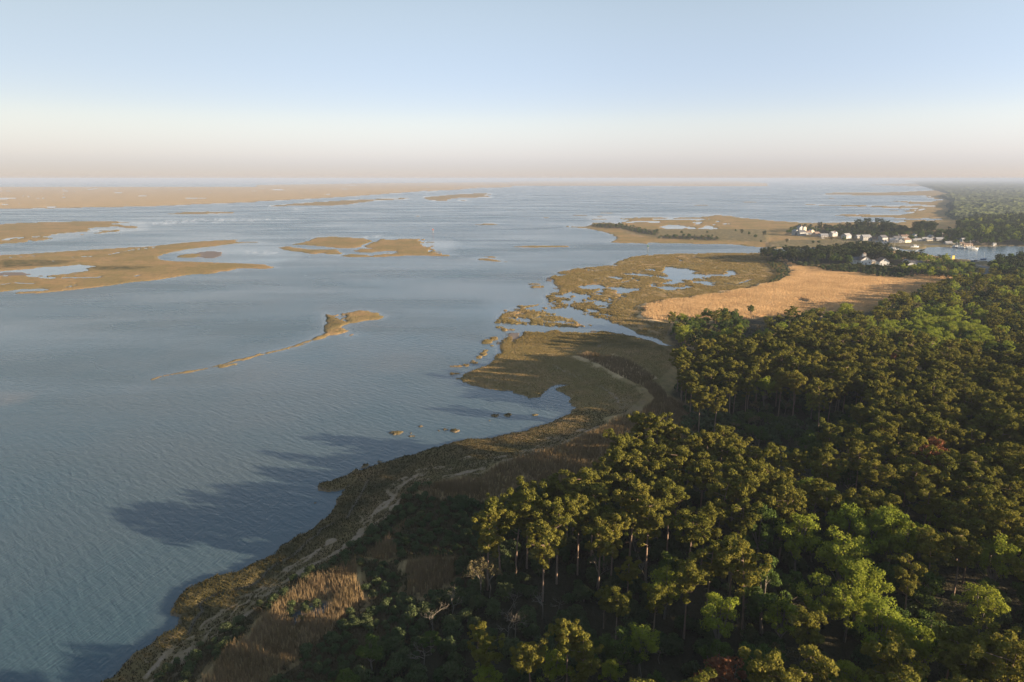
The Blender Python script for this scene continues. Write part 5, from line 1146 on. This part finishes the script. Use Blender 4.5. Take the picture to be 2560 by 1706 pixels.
lodge = house('Q',620,438,11.0,13,4.6,-4,'white','roof_brown','largest white gabled lodge with a cupola and three windows facing the reed meadow','lodge',.72,1,'lodge',False,'y',3,G2,False,True,False,True)
house('Q',430,425,9,8,4.2,-4,'white','roof_dark','shaded white wing adjoining the cupola lodge on its bay side','house_wing',.7,1,'house',False,'x',3,G2)
house('Q',1125,470,9.5,11,4.4,-6,'white','roof_brown','white gabled house standing just inland of the cupola lodge','house',.8,1,'house',False,'y',3,G2,False,False,False,True)
house('Q',1770,462,6.0,7,3.0,-8,'white','roof_grey','small white gabled cottage half sunk in the dark trees','cottage',.9,1,'cottage',False,'y',1,G2)
house('Q',1990,462,14,7,2.8,-6,'white','roof_dark','long low shed with a dark roof right of the small white cottage','shed',.45,1,'shed',False,'x',4,G2)
house('Q',860,425,4.5,4,2.6,-4,'cream','roof_grey','tiny cream outbuilding between the two big white gables','outbuilding',.6,1,'shed',False,'x',2,G2)
# village row, from the bay side inland
for reg, x, y, w, d, h, rz, wa, rf, lab, kw in V_: house(reg, x, y, w, d, h, rz, wa, rf, lab, **kw)

# boats
def boat(reg, x, y, L, rz, label, cabin=True, hull='hull', mast=False, z=0.0, flying=False, group='boats in the harbour'):
    (qx, qy), = px(reg, x, y); wx, wy = at(qx, qy, z+.5); r = empty('boat', (wx, wy, z), math.radians(rz)); tag(r, label, 'boat', group)
    B = L*.15; H_ = L*.11+.3; st = [(-L/2, .85), (-L*.2, 1), (L*.15, .95), (L*.35, .6), (L/2, .03)]
    v = []; f = []
    for sx, k in st:
        sh = H_*(1+.35*max(0, sx/(L/2))**2)
        v += [(sx, -B*k, sh), (sx*.96, -B*k*.65, -.2), (sx*.96, B*k*.65, -.2), (sx, B*k, sh)]
    for i in range(len(st)-1):
        a = i*4; b = a+4; f += [(a, b, b+1, a+1), (a+1, b+1, b+2, a+2), (a+2, b+2, b+3, a+3), (a+3, b+3, b, a)]
    f += [(0, 1, 2, 3), (16, 19, 18, 17)]
    MB().add(v, f).build('hull', M[hull], r)
    if cabin:
        c = MB().prism([(-L*.12, -B*.62, H_), (L*.2, -B*.62, H_), (L*.13, -B*.62, H_+1.9), (-L*.12, -B*.62, H_+1.9)], (0, B*1.24, 0)).build('cabin', M['white'], r)
        MB().box(-L*.2, L*.15, -B*.7, B*.7, H_+1.9, H_+2.05).build('cabin_roof', M['white'], c)
        MB().box(-L*.08, L*.10, -B*.62-.04, -B*.62+.02, H_+.9, H_+1.6).build('windscreen', M['glass'], c)
    if mast: MB().cyl((0, 0, H_), (0, 0, H_+L*1.0), .09, .05).build('mast', M['metal'], r)
    return r
boat('O',850,505,13,-8,'largest white motor boat, sunlit at the inland end of the moorings', z=0)
boat('O',755,490,10,80,'white boat moored with its stern behind the largest one', mast=True)
boat('O',685,480,8,85,'small cream topped boat between two white boats')
boat('O',520,480,9,-5,'white boat moored crosswise in the middle of the docks')
boat('O',440,470,9,75,'white fishing boat lying at the head of the middle pier')
boat('O',380,455,9,80,'second white boat in the cluster at the middle pier', mast=True)
boat('O',330,455,8,80,'low boat with a dark hull in the shade of the middle pier', hull='blue')
boat('O',280,450,7,80,'little white boat at the bay end of the cluster')
boat('N',1490,920,11,0,'large brilliant white boat hauled out on the harbour lawn', z=0.9, group='boats ashore')
boat('O',1170,800,8,10,'dark sailing boat with a tall mast anchored off the harbour road', cabin=False, hull='blue', mast=True)
boat('N',880,1005,12,-8,'grey-white boat by the quay at the harbour mouth', mast=True)

# docks, jetty, walkway rails
def dock(reg, x0, y0, x1, y1, w, label, name='dock', z=1.1, cat='dock'):
    (a, b), (c, d) = px(reg, x0, y0, x1, y1); p = Vector((*at(a, b, z), 0)); q = Vector((*at(c, d, z), 0)); L = (q-p).length
    r = empty(name, p, math.atan2(q.y-p.y, q.x-p.x)); tag(r, label, cat, 'docks of the harbour')
    MB().box(0, L, -w/2, w/2, z-.15, z).build('deck', M['wood'], r)
    n = max(2, int(L/5))
    for i in range(min(n, 14)):
        for s in (-1, 1): MB().cyl((L*(i+.5)/min(n, 14), s*w*.45, -1), (L*(i+.5)/min(n, 14), s*w*.45, z+.5), .16).build('pile', M['wood'], r)
dock('O',200,425,520,440,3,'long wooden dock behind the cluster of white boats')
dock('O',600,420,860,450,3,'wooden dock behind the largest motor boat')
dock('O',100,445,200,440,4,'short tan dock at the bay end of the moorings')
dock('O',1330,420,1520,420,4,'sunlit wooden barge-like pier at the end of the sandy jetty')
dock('N',760,980,1010,1000,2.5,'grey floating dock at the harbour mouth')
house('O',1465,395,5,4,3.2,0,'white','roof_grey','small white hut on the sunlit pier at the end of the jetty',name='hut',cat='hut',nwin=2,group='docks of the harbour')

# vehicles by the harbour road
def car(reg, x, y, col, label, L=4.6, van=False):
    (qx, qy), = px(reg, x, y); wx, wy = at(qx, qy, 1.2); r = empty('car', (wx, wy, max(.3, gz(wx, wy))), 0); tag(r, label, 'van' if van else 'car', 'cars parked by the harbour road')
    h = 2.1 if van else 1.5
    b = MB().box(-L/2, L/2, -.9, .9, .35, .95).build('body', M[col], r)
    MB().prism([(-L*.42, -.8, .95), (L*.3, -.8, .95), (L*.15, -.8, h), (-L*.34, -.8, h)], (0, 1.6, 0)).build('cabin', M['glass'], r)
    MB().box(-L*.34, L*.15, -.82, .82, h, h+.06).build('roof', M[col], r)
    for sx in (-1, 1):
        for sy in (-1, 1): MB().cyl((sx*L*.32, sy*.75, .35), (sx*L*.32, sy*.95, .35), .35, n=12).build('wheel', M['tyre'], r)
car('O',945,875,'white','white van parked on the harbour road', 5.6, True); car('O',1350,890,'white','low white car parked near the dark bank of the harbour'); car('O',845,880,'blue','dark car parked behind the white van')
car('N',390,770,'white','white car in front of the reddish tan cottage'); car('M',1140,655,'white','pale car parked among shrubs below the white cottage')

# navigation markers and poles
def marker(reg, x, y, h, col, label, cat='channel marker'):
    (qx, qy), = px(reg, x, y); wx, wy = at(qx, qy, 0); r = empty('channel_marker', (wx, wy, 0)); tag(r, label, cat)
    MB().cyl((0, 0, -1), (0, 0, h), .35).build('post', M['wood'], r)
    MB().box(-1.1, 1.1, -.5, -.36, h-1.9, h+.5).build('sign_board', M[col], r)
    MB().cyl((0, 0, h), (0, 0, h+.9), .25, .18).build('lamp', M['metal'], r)
marker('B',1627,670,6.0,'redpaint','red channel marker post standing in the open bay beyond the middle island')
marker('C',1249,822,5.0,'greenpaint','green channel marker post at the mouth of the harbour channel')
def pole(reg, x, y, h, label, arm=True):
    (qx, qy), = px(reg, x, y); wx, wy = at(qx, qy, .9); r = empty('utility_pole', (wx, wy, .5)); tag(r, label, 'utility pole', 'poles along the village road')
    MB().cyl((0, 0, -.5), (0, 0, h), .2, .13).build('post', M['wood'], r)
    if arm: MB().box(-1.1, 1.1, -.08, .08, h-.9, h-.7).build('crossarm', M['wood'], r)
    MB().box(-.4, .4, -.3, .3, h-.2, h+.5).build('lamp_head', M['metal'], r)
pole('M',1855,855,12,'tall lamp pole on the green below the grey shingled house'); pole('M',940,560,13,'thin mast beside the tan hipped-roof house', False)
pole('N',1000,760,10,'pole beside the two-windowed white gable'); pole('N',2285,725,11,'pole with a pale box at the inland bungalow'); pole('N',30,800,10,'pole in front of the big square white house'); pole('M',140,880,9,'pole on the sandy road nearest the bay')
(qx, qy), = px('O',265,860); wx, wy = at(qx, qy, .9)
r = empty('sign', (wx, wy, .8)); tag(r, 'yellow sign panel on posts above the green shore trees', 'sign')
MB().box(-1.3, 1.3, -.1, .1, 2.2, 6.2).build('sign_board', M['yellow'], r)
for s in (-1, 1): MB().cyl((s, .2, -.5), (s, .2, 5.5), .12).build('post', M['wood'], r)
(qx, qy), = px('O',1830,1140); wx, wy = at(qx, qy, .9)
# white fence from the second gable inland
(a, b), (c, d) = px('Q',1240,475,1420,490); p = at(a, b, .9); q = at(c, d, .9)
r = empty('fence', (p[0], p[1], .9), math.atan2(q[1]-p[1], q[0]-p[0])); L = math.dist(p, q); tag(r, 'white picket fence running inland from the second white gable', 'fence')
for i in range(7): MB().box(L*i/6-.07, L*i/6+.07, -.07, .07, -.3, 1.5).build('post', M['white'], r)
m = MB(); m.box(0, L, -.04, .04, .4, .6); m.box(0, L, -.04, .04, 1.1, 1.3)
for i in range(int(L/.35)): m.box(i*.35, i*.35+.16, .05, .08, .1, 1.45)
m.build('rail', M['white'], r)

# ------------------------------------------------------------------ haze
kh = NT('haze_air'); pv = kh.n('ShaderNodeVolumePrincipled'); pv.inputs['Color'].default_value = (0.345, 0.405, 0.53, 1); pv.inputs['Density'].default_value = HAZE_DENSITY; pv.inputs['Anisotropy'].default_value = 0.0
kh.l(pv.outputs[0], kh.out.inputs['Volume'])
ho = MB().box(-130000, 130000, -400, 90000, -4, 97).build('haze', kh.m); tag(ho, 'thin pale haze over the bay fading the far shore', 'haze', kind='stuff')
